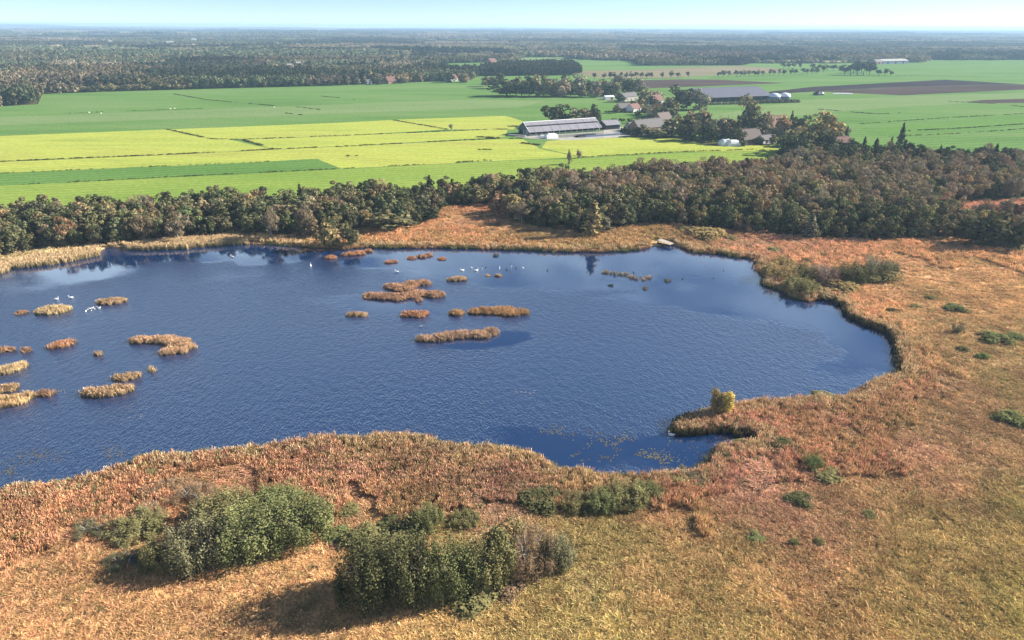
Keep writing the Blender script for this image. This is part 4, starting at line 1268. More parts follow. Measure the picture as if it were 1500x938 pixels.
# ---- floating leaves: too many and too small to count
PAD = mesh_np('pad', [(math.cos(a) * .5, math.sin(a) * .5, 0) for a in np.linspace(0, 6.283, 7)[:6]], [tuple(range(6))], M['leaf_inst'])
lp, lt = [], []
for x, y, rx, ry, n_, c in [(920, 650, 60, 20, 420, (150, 140, 96)), (960, 672, 40, 10, 240, (150, 140, 96)), (830, 632, 50, 8, 200, (140, 136, 110)), (870, 668, 34, 8, 160, (130, 124, 96)), (60, 668, 70, 16, 220, (140, 130, 110)), (170, 662, 60, 12, 170, (150, 140, 116)), (20, 690, 40, 10, 140, (140, 130, 100)), (1025, 407, 50, 6, 160, (70, 66, 52)),
                          (1110, 410, 60, 14, 130, (70, 66, 52)), (920, 405, 70, 8, 200, (80, 74, 56)), (1160, 440, 40, 10, 90, (60, 62, 44)), (740, 392, 90, 6, 160, (80, 76, 60)), (770, 573, 14, 3, 60, (160, 170, 190)), (600, 395, 60, 6, 120, (90, 84, 66)), (95, 573, 50, 3, 70, (170, 160, 140)), (190, 608, 14, 3, 60, (170, 170, 180)), (1040, 660, 24, 8, 160, (130, 124, 80))]:
    c0 = P(x, y, 0)
    ex = abs(P(x + rx, y, 0)[0] - c0[0])
    ey = abs(P(x, y - ry, 0)[1] - c0[1])
    q = np.column_stack([rng.normal(0, .5, n_) * ex, rng.normal(0, .5, n_) * ey]) + c0[:2]
    q = q[(fbm(q[:, 0] * .35, q[:, 1] * .35, 2) > .5) & inside(q, pond)]
    lp.append(q)
    lt.append(np.tile(lin(*c), (len(q), 1)))
lp, lt = np.vstack(lp), np.vstack(lt)
k_ = len(lp)
s1 = rng.uniform(.12, .32, k_)
scatter('floating_leaves', np.column_stack([lp, rng.uniform(.015, .03, k_)]), [PAD], zrot(k_), np.column_stack([s1 * 1.3, s1, s1]), lt * rng.uniform(.3, .75, (k_, 1)), np.zeros(k_, int),
        'pale floating leaves and weed specks on the pond surface', 'water plants')

# ------------------------------------------------------------------ birds
M['feather'] = plain('white_feather', (.82, .81, .78), .7, .04)
M['bill'] = plain('orange_bill', (.62, .24, .05), .5)
M['dark_feather'] = plain('dark_feather', (.03, .028, .026), .6)
def sweep(path, rads, sides=10, flat=None):
    path = np.array(path, float)
    V, Fc = [], []
    for i, p_ in enumerate(path):
        t = path[min(i + 1, len(path) - 1)] - path[max(i - 1, 0)]
        t /= np.linalg.norm(t)
        u_ = np.array([0, 1, 0])
        w_ = np.cross(t, u_)
        for k in range(sides):
            a = 2 * math.pi * k / sides
            V.append(p_ + rads[i] * (math.cos(a) * u_ * (flat[i] if flat else 1) + math.sin(a) * w_))
    for i in range(len(path) - 1):
        for k in range(sides):
            b, e = i * sides + k, i * sides + (k + 1) % sides
            Fc.append((b, e, e + sides, b + sides))
    return V, Fc
v, f = sweep([(-.82, 0, .3), (-.62, 0, .27), (-.3, 0, .22), (.1, 0, .2), (.38, 0, .24), (.5, 0, .4), (.5, 0, .6), (.47, 0, .78), (.52, 0, .93), (.61, 0, .97), (.69, 0, .94)],
             [.02, .14, .26, .28, .2, .085, .06, .055, .06, .07, .045], 10, [1.6, 1.5, 1.15, 1.1, 1.05, 1, 1, 1, 1, 1, 1])
SWAN = mesh_np('body', v, f, M['feather'], True)
v, f = sweep([(.68, 0, .94), (.76, 0, .92), (.84, 0, .89)], [.042, .03, .008], 6)
SBILL = mesh_np('bill', v, f, M['bill'], True)
v, f = sweep([(-.5, 0, .62), (-.35, 0, .7), (-.1, 0, .82), (.12, 0, .92), (.2, 0, 1.05), (.14, 0, 1.2), (.2, 0, 1.38), (.3, 0, 1.42)], [.015, .07, .13, .1, .045, .035, .035, .04], 8)
parts = [(v, f)]
for sx in (-.05, .05):
    parts.append(tube([(-.02, sx, .78), (0, sx, .4), (-.01, sx, -.1)], [.03, .014, .012], 5))
v, f = join(parts)
EGRET = mesh_np('body', v, f, M['feather'], True)
v, f = sweep([(.3, 0, 1.42), (.42, 0, 1.4), (.5, 0, 1.38)], [.025, .014, .004], 6)
EBILL = mesh_np('bill', v, f, M['bill'], True)
v, f = sweep([(-.3, 0, .17), (-.2, 0, .15), (-.02, 0, .12), (.12, 0, .16), (.17, 0, .25), (.22, 0, .27), (.26, 0, .26)], [.012, .06, .105, .08, .055, .05, .02], 8)
GULL = mesh_np('body', v, f, M['feather'], True)
DUCK = mesh_np('body', v, f, M['dark_feather'], True)
v, f = sweep([(.26, 0, .26), (.33, 0, .25)], [.018, .005], 6)
GBILL = mesh_np('bill', v, f, M['bill'], True)
def bird(x, y, kind, label, rz, k=1.0):
    body, bill, nm = dict(s=(SWAN, SBILL, 'swan'), e=(EGRET, EBILL, 'egret'), g=(GULL, GBILL, 'gull'), d=(DUCK, GBILL, 'duck'))[kind]
    t = thing(nm, label, 'bird', tuple(P(x, y, 0)), R(rz), 'birds on the pond')
    for nme, me in (('body', body), ('bill', bill)):
        o = link(nme, me, t)
        o.scale = (k, k, k)
for a in [(83, 439, 's', 'white swan behind the straw coloured oval island, left of the pair', 10), (104, 437, 's', 'white swan behind the straw coloured oval island, right of the pair', 190),
          (340, 377, 's', 'white swan on the water by the left far shore, under the bare trees', 150), (455, 390, 's', 'white swan alone on open water left of the orange tufts', 100),
          (419, 360, 's', 'white swan in the dark water of the far bay', 0), (428, 357, 'g', 'small white bird in the dark far bay beside a swan', 30, 1.5), (581, 399, 's', 'white swan above the many-lobed reed island', 170),
          (677, 397, 's', 'white swan just behind the small tan reed island', 200), (691, 396, 'e', 'tall white egret standing left in the shallow water', 180), (698, 397, 's', 'white swan between the two left egrets', 20),
          (706, 397, 'e', 'white egret second from the left in the shallow water', 0), (732, 396, 'e', 'white egret behind the tiny reed tuft', 90), (749, 394, 'e', 'white egret third from the left, farthest out', 10),
          (766, 396, 'e', 'rightmost white egret in the shallow water', 190), (983, 638, 's', 'white swan with a thin wake off the peninsula tip', 170), (617, 479, 'g', 'small white gull between the two curved islands', 0, 1.6)]:
    bird(*a)
for i, (x, y) in enumerate([(129, 455), (132, 453), (136, 452), (139, 454), (142, 451), (146, 452), (134, 456), (126, 457)]):
    bird(x, y, 'g', 'white gull in the flock before the oval island right of the swans', random.uniform(0, 360), 1.5)
for i, (x, y) in enumerate([(712, 392), (756, 393), (802, 397), (860, 398), (866, 396), (742, 396), (928, 400), (1000, 409), (1046, 407), (1060, 396)]):
    bird(x, y, 'd', 'small dark duck resting on the bright water towards the far shore', random.uniform(0, 360), 1.6)

# ------------------------------------------------------------------ box and roof helpers for the built things
def box(x0, x1, y0, y1, z0, z1):
    v = [(x, y, z) for z in (z0, z1) for x, y in ((x0, y0), (x1, y0), (x1, y1), (x0, y1))]
    return v, [(0, 3, 2, 1), (4, 5, 6, 7), (0, 1, 5, 4), (1, 2, 6, 5), (2, 3, 7, 6), (3, 0, 4, 7)]
def pm(name, parts, mat, parent, loc=None):
    v, f = join(parts if isinstance(parts, list) else [parts])
    me = bpy.data.meshes.new(name)
    me.from_pydata(v, [], f)
    me.materials.append(M[mat])
    return link(name, me, parent, loc)
def slab(x0, x1, ya, za, yb, zb, t):          # a sloping roof plane from the eave (ya, za) to the ridge (yb, zb)
    v = [(x0, ya, za), (x1, ya, za), (x1, yb, zb), (x0, yb, zb), (x0, ya, za + t), (x1, ya, za + t), (x1, yb, zb + t), (x0, yb, zb + t)]
    return v, [(0, 3, 2, 1), (4, 5, 6, 7), (0, 1, 5, 4), (1, 2, 6, 5), (2, 3, 7, 6), (3, 0, 4, 7)]
M['metal_roof'] = plain('grey_sheet_roof', (.24, .23, .255), .55, .1, .3)
M['dark_roof'] = plain('dark_sheet_roof', (.13, .13, .155), .5, .1, .3)
M['white_paint'] = plain('white_paint', (.66, .66, .64), .7, .08, .6)
M['pale_wall'] = plain('pale_render', (.34, .32, .29), .85, .1, .6)
M['brick'] = plain('brick_wall', (.26, .15, .11), .9, .2, 1.5)
M['dark_wood'] = plain('dark_boards', (.045, .045, .05), .8, .3, 1)
M['green_wall'] = plain('green_cladding', (.06, .105, .11), .7, .2, .6)
M['tile_red'] = plain('red_roof_tiles', (.15, .075, .06), .8, .2, 2)
M['tile_grey'] = plain('grey_roof_tiles', (.13, .12, .118), .8, .2, 2)
M['thatch'] = plain('thatch', (.15, .125, .11), .95, .2, 2)
M['glass'] = plain('window_glass', (.03, .035, .04), .1, .1, 1, spec=.6)
M['shade'] = plain('doorway_shade', (.02, .02, .022), .9, .2, 1)  # near-black colour standing in for the shade inside doorways and gaps
M['film'] = plain('white_plastic_film', (.74, .74, .72), .45, .08, .5)
M['black_film'] = plain('black_plastic_film', (.02, .02, .022), .4, .2, .5)
M['tank'] = plain('blue_grey_tank', (.12, .17, .24), .5, .1, .4)
M['dome'] = plain('pale_dome_fabric', (.62, .66, .70), .5, .05, .4)
M['plank'] = plain('weathered_planks', (.40, .34, .27), .85, .25, 2)
M['wool'] = plain('wool', (.66, .62, .54), .95, .1, 4)
M['steel'] = plain('grey_post', (.4, .4, .4), .5)

def building(name, label, cat, A, B, depth, eave, ridge, wall, roof, over=.5, doors=(), windows=(), chimneys=(), hip=0.0):
    """a gabled house: A and B are the ends of its front wall in the photo; built back from there"""
    a, b = P(*A), P(*B)
    L_ = float(np.hypot(*(b - a)[:2]))
    rz = math.atan2(*(b - a)[[1, 0]])
    t = thing(name, label, cat, (a[0], a[1], GZ + .1), rz)
    D = depth
    v = [(0, 0, 0), (L_, 0, 0), (L_, D, 0), (0, D, 0), (0, 0, eave), (L_, 0, eave), (L_, D, eave), (0, D, eave), (0, D / 2, ridge - .05), (L_, D / 2, ridge - .05)]
    pm('wall', (v, [(0, 1, 5, 4), (1, 2, 6, 9, 5), (2, 3, 7, 6), (3, 0, 4, 8, 7)]), wall, t)
    g = (ridge - eave) / (D / 2)
    rf = pm('roof', [slab(-over, L_ + over, -over, eave - over * g + .03, D / 2, ridge + .03, .22)], roof, t)
    pm('rear_slope', [slab(-over, L_ + over, D + over, eave - over * g + .03, D / 2, ridge + .03, .22)], roof, rf)
    pm('ridge_cap', [box(-over - .02, L_ + over + .02, D / 2 - .25, D / 2 + .25, ridge + .12, ridge + .34)], roof, rf)
    for x, y0 in chimneys:
        pm('chimney', [box(x * L_ - .4, x * L_ + .4, D / 2 - .35 + y0, D / 2 + .35 + y0, ridge - 1, ridge + 1.1)], 'brick', rf)
    for x, w_, h_ in doors:
        pm('door', [box(x * L_ - w_ / 2, x * L_ + w_ / 2, -.05, .05, 0, h_)], 'shade', t)  # dark panel; on open sheds it paints the shade of the opening
    for x, z, w_, h_ in windows:
        o = pm('window', [box(x * L_ - w_ / 2 - .1, x * L_ + w_ / 2 + .1, -.06, .04, z - .1, z + h_ + .1)], 'white_paint', t)
        pm('pane', [box(x * L_ - w_ / 2, x * L_ + w_ / 2, -.08, .05, z, z + h_)], 'glass', o)
    return t, L_, rz

# ---- the long cattle barn
a, b, l_ = P(776, 199.5), P(879, 192), P(752, 196.2)
BL, BD = float(np.hypot(*(b - a)[:2])), 18.0
barn = thing('cattle_barn', 'long cattle barn with grey roof and white ridge among the yellow meadows', 'barn', (a[0], a[1], GZ + .12), math.atan2(*(b - a)[[1, 0]]))
EV, RG = 3.0, 8.2
v = [(0, 0, 0), (0, BD, 0), (0, BD, EV), (0, BD / 2, RG - .1), (0, 0, EV)]
pm('gable_wall', (v, [(0, 4, 3, 2, 1)]), 'green_wall', barn)
v = [(BL, 0, 0), (BL, BD, 0), (BL, BD, EV), (BL, BD / 2, RG - .1), (BL, 0, EV)]
pm('gable_wall', (v, [(0, 1, 2, 3, 4)]), 'pale_wall', barn)
pm('rear_wall', [box(0, BL, BD - .15, BD - .02, 0, EV)], 'green_wall', barn)
pm('front_wall', [box(.02, BL - .02, .3, .5, 0, 1.0)], 'pale_wall', barn)
pm('passage_shade', [box(.02, BL - .02, 4, 4.2, 0, 3.2)], 'shade', barn)  # dark sheet painted as the shade inside the open barn front
for k in range(13):
    pm('post', [box(k * BL / 12 * .985 + .1, k * BL / 12 * .985 + .4, .05, .28, 0, EV - .1)], 'white_paint', barn)
g = (RG - EV) / (BD / 2)
zf = lambda y: EV + g * y
lo_ = pm('roof', [slab(-.9, BL + .9, -1.0, zf(-1.0), BD * .27, zf(BD * .27), .2)], 'metal_roof', barn)
pm('upper_slope', [slab(-.9, BL + .9, BD * .29, zf(BD * .29) + .5, BD * .48, zf(BD * .48) + .5, .2)], 'metal_roof', lo_)
pm('vent_gap_shade', [box(-.85, BL + .85, BD * .25, BD * .31, zf(BD * .27) - .3, zf(BD * .285) + .3)], 'shade', lo_)  # dark box fills the roof gap and paints its shade
pm('rear_slope', [slab(-.9, BL + .9, BD + 1.0, zf(-1.0), BD * .52, zf(BD * .48) + .5, .2)], 'metal_roof', lo_)
pm('ridge_light', [slab(-1.0, BL + 1.0, BD * .455, zf(BD * .48) + .6, BD * .5, RG + .7, .15), slab(-1.0, BL + 1.0, BD * .545, zf(BD * .48) + .6, BD * .5, RG + .7, .15)], 'white_paint', lo_)
for x in (-.95, BL + .7):
    pm('barge_board', [slab(x, x + .25, -1.05, zf(-1.0) + .1, BD / 2, RG + .62, .3), slab(x, x + .25, BD + 1.05, zf(-1.0) + .1, BD / 2, RG + .62, .3)], 'white_paint', lo_)
for k in range(8):
    for s_, (ya, yb, up) in enumerate(((-1.0, BD * .27, .2), (BD * .29, BD * .46, .7))):
        x = BL * (k + .5) / 8
        pm('roof_seam', [slab(x - .12, x + .12, ya, zf(ya) + up, yb, zf(yb) + up, .05)], 'dark_roof', lo_)
for y0, y1, h_ in ((2.2, 6.2, 3.6), (8, 10.2, 3.2), (12, 15.8, 3.0)):
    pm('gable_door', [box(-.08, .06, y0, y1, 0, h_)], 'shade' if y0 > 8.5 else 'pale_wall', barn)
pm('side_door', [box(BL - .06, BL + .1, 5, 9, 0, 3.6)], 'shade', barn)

def clamp(name, label, pts, h, mat, cat='wall', thick=.35):
    q = PP(pts)
    t = thing(name, label, cat, (q[0][0], q[0][1], GZ + .12))
    for a_, b_ in zip(q[:-1], q[1:]):
        d_ = (b_ - a_) / np.hypot(*(b_ - a_))
        n_ = np.array([-d_[1], d_[0]]) * thick / 2
        c = [a_ - n_, b_ - n_, b_ + n_, a_ + n_]
        c = [x - q[0] for x in c]
        v = [(*x, 0) for x in c] + [(*x, h) for x in c]
        pm('wall_panel', (v, [(0, 3, 2, 1), (4, 5, 6, 7), (0, 1, 5, 4), (1, 2, 6, 5), (2, 3, 7, 6), (3, 0, 4, 7)]), mat, t)
clamp('silage_wall', 'long pale concrete silage wall in front of the cattle barn', [(808, 203), (840, 201), (884, 198)], 2.0, 'concrete')
clamp('silage_wall', 'low blue grey silage wall right of the cattle barn', [(858, 201.5), (900, 198.5), (930, 196)], 1.2, 'tank')
clamp('silage_wall', 'short white wall end beside the farm yard, by the dark hedge', [(921, 193), (948, 196)], 1.1, 'white_paint')
clamp('feed_trough', 'long grey feed trough left of the cattle barn gable', [(744, 199), (770, 200.5)], .9, 'concrete', 'trough', 1.6)
def heap(name, label, cat, x, y, w, d_, h, mat, rz=0):
    p = P(x, y)
    t = thing(name, label, cat, (p[0], p[1], GZ + .1), rz)
    n = 9
    V, Fc = [], []
    for i in range(n):
        a_ = math.pi * i / (n - 1)
        for k in range(5):
            s = (1, 1.0, .99, .96, .8)[k] if k else .8
            V.append(((k / 4 - .5) * w, -math.cos(a_) * d_ / 2, math.sin(a_) * h * (.75 if k in (0, 4) else 1) * random.uniform(.94, 1.06)))
    for i in range(n - 1):
        for k in range(4):
            Fc.append((i * 5 + k, i * 5 + k + 1, (i + 1) * 5 + k + 1, (i + 1) * 5 + k))
    for k in (0, 4):
        Fc.append(tuple(i * 5 + k for i in range(n)))
    pm('cover', (V, Fc), mat, t)
    for k in range(4):
        pm('weight', [box((k / 4 - .37) * w - .3, (k / 4 - .37) * w + .3, -.3, .3, h * .96, h + .25)], 'dark_wood', t)
heap('covered_heap', 'white covered silage heap at the left front of the cattle barn', 'heap', 807, 202.5, 9, 6, 3.4, 'film', .4)
heap('covered_heap', 'small white wrapped bales by the cattle barn corner', 'heap', 794, 201.5, 5, 3, 1.9, 'film', .1)
heap('covered_heap', 'long black covered heap between the silage walls', 'heap', 858, 200.2, 16, 6, 1.6, 'black_film', .5)
heap('covered_heap', 'long white wrapped bale row in the far field beside the dark shelter', 'heap', 1234, 138.3, 24, 3, 1.4, 'film', .05)
heap('dark_shelter', 'small dark round shelter beside the white bale row', 'shelter', 1199, 139.5, 10, 8, 4.5, 'black_film', .3)
heap('white_tent', 'white tunnel tent on the lime meadow, left of two', 'tent', 1062, 213, 8, 7, 4.2, 'film', .1)
heap('white_tent', 'white tunnel tent on the lime meadow, right of two', 'tent', 1073, 213.5, 9, 7, 3.8, 'film', .1)

building('machine_shed', 'open fronted machine shed beside the cattle barn', 'shed', (888, 190.5), (908, 189), 12, 3.6, 6.2, 'dark_wood', 'metal_roof', .8, [(.3, 8, 3.2), (.72, 5, 3.2)])
building('farmhouse', 'farmhouse with long grey roof behind the dark garden hedge', 'house', (936, 194.5), (974, 190.5), 12, 3.0, 8.4, 'brick', 'tile_grey', .5, [(.5, 1.2, 2.2)], [(.2, 1, 1.6, 1.2), (.35, 1, 1.6, 1.2), (.7, 1, 1.6, 1.2), (.85, 1, 1.6, 1.2)], [(.2, 0), (.8, 0)])
building('farm_annex', 'small grey roofed annex left of the farmhouse', 'house', (924, 192), (938, 191), 8, 2.8, 6.0, 'pale_wall', 'tile_grey', .4, [(.3, 1.2, 2.1)], [(.7, 1, 1.4, 1.1)])
building('farmhouse', 'tall house gable right behind the farmhouse roof', 'house', (968, 183), (984, 181), 9, 4.2, 8.8, 'brick', 'thatch', .5, [], [(.3, 1, 1.2, 1.3), (.7, 1, 1.2, 1.3)], [(.5, 0)])
building('open_barn', 'very large open barn with dark sheet roof in the far fields', 'barn', (1034, 150.5), (1129, 147), 54, 5.0, 12.5, 'dark_wood', 'dark_roof', 1.5, [(k / 10, 5.5, 4.2) for k in range(1, 10)])
building('village_house', 'pale house with many chimneys among the middle trees', 'house', (915, 149), (934, 147), 10, 4.5, 8.0, 'pale_wall', 'tile_grey', .4, [(.5, 1.2, 2.2)], [(.2, 1, 1.4, 1.5), (.8, 1, 1.4, 1.5)], [(.1, 0), (.35, 0), (.62, 0), (.9, 0)])
building('village_house', 'white gabled cottage at the field corner among low trees', 'house', (928, 165), (939, 163), 9, 3.0, 7.0, 'white_paint', 'tile_red', .4, [(.5, 1.1, 2.1)], [(.2, 1, 1.2, 1.2), (.8, 1, 1.2, 1.2)])
building('village_house', 'dark roofed cottage left of the white gabled one', 'house', (909, 164.5), (926, 163.5), 10, 2.8, 7.4, 'brick', 'tile_grey', .4, [(.6, 1.1, 2.1)], [(.3, 1, 1.2, 1.2)], [(.7, 0)])
building('caravan_shed', 'small white shed by the track before the middle trees', 'shed', (887, 146.5), (900, 146), 6, 2.6, 4.0, 'white_paint', 'white_paint', .3, [(.7, 2.4, 2)])
building('village_house', 'white fronted house with red roof at the right of the middle trees', 'house', (958, 153), (972, 151.5), 10, 3.5, 8.5, 'pale_wall', 'tile_red', .4, [], [(.3, 1, 1.2, 1.4), (.7, 1, 1.2, 1.4)], [(.5, 0)])
building('white_outbuilding', 'low white outbuilding behind the green paddock', 'shed', (946, 162), (963, 164), 7, 2.8, 4.4, 'white_paint', 'pale_wall', .3, [(.4, 3, 2.2)])
building('hamlet_house', 'thatched house with white windows behind the white tents', 'house', (1090, 211), (1116, 209), 11, 3.0, 9.0, 'brick', 'thatch', .5, [(.5, 1.2, 2.2)], [(.15, .9, 1.8, 1.3), (.35, .9, 1.8, 1.3), (.7, .9, 1.8, 1.3), (.88, .9, 1.8, 1.3)], [(.25, 0)])
building('garden_shed', 'low white fronted shed right of the thatched house', 'shed', (1118, 211), (1134, 209.5), 7, 2.6, 5.2, 'white_paint', 'tile_grey', .4, [(.3, 2.2, 2.1), (.7, 2.2, 2.1)])
building('hamlet_house', 'pale house with red roof beside the rust coloured tree', 'house', (1128, 193), (1148, 191), 11, 4.0, 10.5, 'pale_wall', 'tile_red', .5, [], [(.3, 1, 1.3, 1.4), (.7, 1, 1.3, 1.4)], [(.5, 0)])
building('red_barn', 'red roofed low barn showing above the right wood', 'barn', (1222, 222), (1246, 221), 9, 5.5, 8.6, 'brick', 'tile_red', .5, [(.3, 3, 3)])
building('far_farm', 'long white roofed far farm building at the right wood edge', 'barn', (1293, 94.2), (1330, 93.2), 24, 6, 9.5, 'tank', 'pale_wall', .8, [(.2, 6, 5), (.5, 6, 5), (.8, 6, 5)])
building('far_farm', 'small dark annex left of the long white roofed far farm', 'shed', (1283, 94.6), (1292, 94.3), 14, 5, 10, 'brick', 'tile_grey', .6, [(.5, 5, 4)])
building('wood_house', 'red roofed house at the edge of the left far wood', 'house', (569, 123.2), (582, 122.4), 12, 3.5, 9, 'brick', 'tile_red', .5, [(.4, 1.4, 2.2)], [(.75, 1, 1.6, 1.3)])
building('wood_house', 'pale house at the right tip of the left far wood', 'house', (659, 120), (671, 119), 11, 4, 9, 'pale_wall', 'tile_red', .5, [(.4, 1.4, 2.2)], [(.75, 1, 1.6, 1.3)])
building('wood_house', 'small house with tan wall before the left far wood', 'house', (538, 124), (545, 123.7), 8, 3, 6, 'pale_wall', 'tile_grey', .4, [(.5, 1.2, 2.1)])
building('far_villa', 'orange roofed house in the far field left of the plantation', 'house', (719, 93.5), (728, 93), 14, 5, 10, 'brick', 'tile_red', .6, [(.5, 2, 3)])
M['mansard'] = M['white_paint']
for x, y, w, d_, h_, lab in [(157, 84.5, 7, 30, 22, 'white block showing above the left far wood'), (237, 93, 9, 18, 20, 'pale house gable over the left far wood'), (425, 104.5, 10, 20, 22, 'white house with grey roof in the right part of the far left wood'),
                             (438, 101, 9, 18, 22, 'pale cottage behind the white house in the left far wood'), (163, 66.5, 8, 40, 30, 'white hall in the distant left country'), (250, 68.5, 15, 60, 32, 'long pale hall beside the distant meadow'),
                             (285, 62.5, 10, 50, 30, 'pale greenhouse at the small distant meadow'), (130, 64, 6, 40, 28, 'small white house in the distant left country, left of the white hall'), (108, 64.5, 5, 30, 28, 'tiny white house left of the distant white hall'),
                             (370, 64.5, 8, 40, 30, 'grey white hall in the distant middle country'), (232, 104, 6, 14, 20, 'small pale house among the left far trees')]:
    s = scale_at(P(x, y))
    building('distant_building', lab, 'building', (x - w * .36, y), (x + w * .36, y - .05), d_ * .4, h_ * .44, h_ * .56, 'pale_wall', 'pale_wall' if w > 7 else 'tile_grey', .5, [(.5, 5, 6)], [(.2, 6, 4, 4), (.8, 6, 4, 4)])

# ---- the two gas holders beside the open barn
for x, y, lab in ((1136.5, 150.4, 'blue tank with pale dome beside the open barn, left of two'), (1151.5, 149.8, 'blue tank with pale dome at the end of the hedge, right of two')):
    p = P(x, y)
    rd = 16 / scale_at(p) / 2
    t = thing('digester_tank', lab, 'tank', (p[0], p[1] + rd, GZ + .05))
    n = 28
    an = np.linspace(0, 2 * math.pi, n, endpoint=False)
    v = [(rd * math.cos(u_), rd * math.sin(u_), z) for z in (0, 5.6) for u_ in an]
    pm('tank_wall', (v, [(i, (i + 1) % n, n + (i + 1) % n, n + i) for i in range(n)]), 'tank', t)
    v, f = [], []
    for k in range(7):
        ph = k / 6 * math.pi / 2
        v += [(rd * 1.03 * math.cos(ph) * math.cos(u_), rd * 1.03 * math.cos(ph) * math.sin(u_), 5.6 + rd * .62 * math.sin(ph)) for u_ in an]
    for k in range(6):
        f += [(k * n + i, k * n + (i + 1) % n, (k + 1) * n + (i + 1) % n, (k + 1) * n + i) for i in range(n)]
    o = pm('dome', (v, f), 'dome', t)
    o.data.polygons.foreach_set('use_smooth', np.ones(len(f), bool))
    pm('rim', [(sum([[((rd * 1.06) * math.cos(u_), rd * 1.06 * math.sin(u_), z) for u_ in an] for z in (5.35, 5.75)], []), [(i, (i + 1) % n, n + (i + 1) % n, n + i) for i in range(n)])], 'steel', t)
p = P(949, 170)
t = thing('flag_pole', 'thin pale pole rising beside the white outbuilding', 'pole', tuple(p))
pm('pole', [tube([(0, 0, 0), (0, 0, 7), (0, 0, 14)], [.16, .12, .08], 8)], 'steel', t)
pm('base', [box(-.4, .4, -.4, .4, -.05, .3)], 'concrete', t)

# ---- wooden landing stage on the far shore
a, b = P(962, 358.5, .1), P(981, 363, .1)
t = thing('landing_stage', 'weathered wooden landing stage at the far right shore of the pond', 'landing stage', (a[0], a[1], 0), math.atan2(*(b - a)[[1, 0]]))
SL = float(np.hypot(*(b - a)[:2]))
for k in range(11):
    x = SL * k / 11
    pm('plank', [box(x + .03, x + SL / 11 - .03, -.1 + .05 * (k % 2), 2.8, 1.75 - .06 * k, 1.85 - .06 * k)], 'plank', t)
for x in (.2, SL * .5, SL - .3):
    for y in (.2, 2.4):
        pm('post', [box(x, x + .2, y, y + .2, -.5, 1.7 - .62 * x / SL)], 'dark_wood', t)
pm('underside_shade', [slab(0, SL, 0, .15, .05, 1.05, .05)], 'dark_wood', t)  # dark sheet added as the shaded underside of the deck

# ---- grazing animals and other small things on the fields
v, f = sweep([(-.62, 0, .62), (-.5, 0, .66), (-.1, 0, .66), (.3, 0, .68), (.5, 0, .74), (.62, 0, .9), (.78, 0, .92), (.9, 0, .82)], [.08, .27, .3, .28, .2, .14, .13, .05], 8)
parts = [(v, f)]
for x in (-.4, .35):
    for y in (-.14, .14):
        parts.append(tube([(x, y, .55), (x + .03, y, .3), (x, y, 0)], [.085, .05, .045], 5))
v, f = join(parts)
SHEEP = mesh_np('body', v, f, M['wool'], True)
for x, y, lab in [(131, 166, 'white sheep on the left green field, left of the ditch line'), (148, 167.2, 'white sheep on the left green field, just right of the first'), (250, 160.5, 'white sheep in the middle of the left green field'), (256, 160.2, 'white sheep beside the one in the middle of the field'), (402, 158.2, 'white sheep lying by the pale field track')]:
    t = thing('sheep', lab, 'sheep', tuple(P(x, y)), random.uniform(0, 6.28), 'sheep on the left field')
    o = link('body', SHEEP, t)
    o.scale = (1.1, 1.1, 1.1)

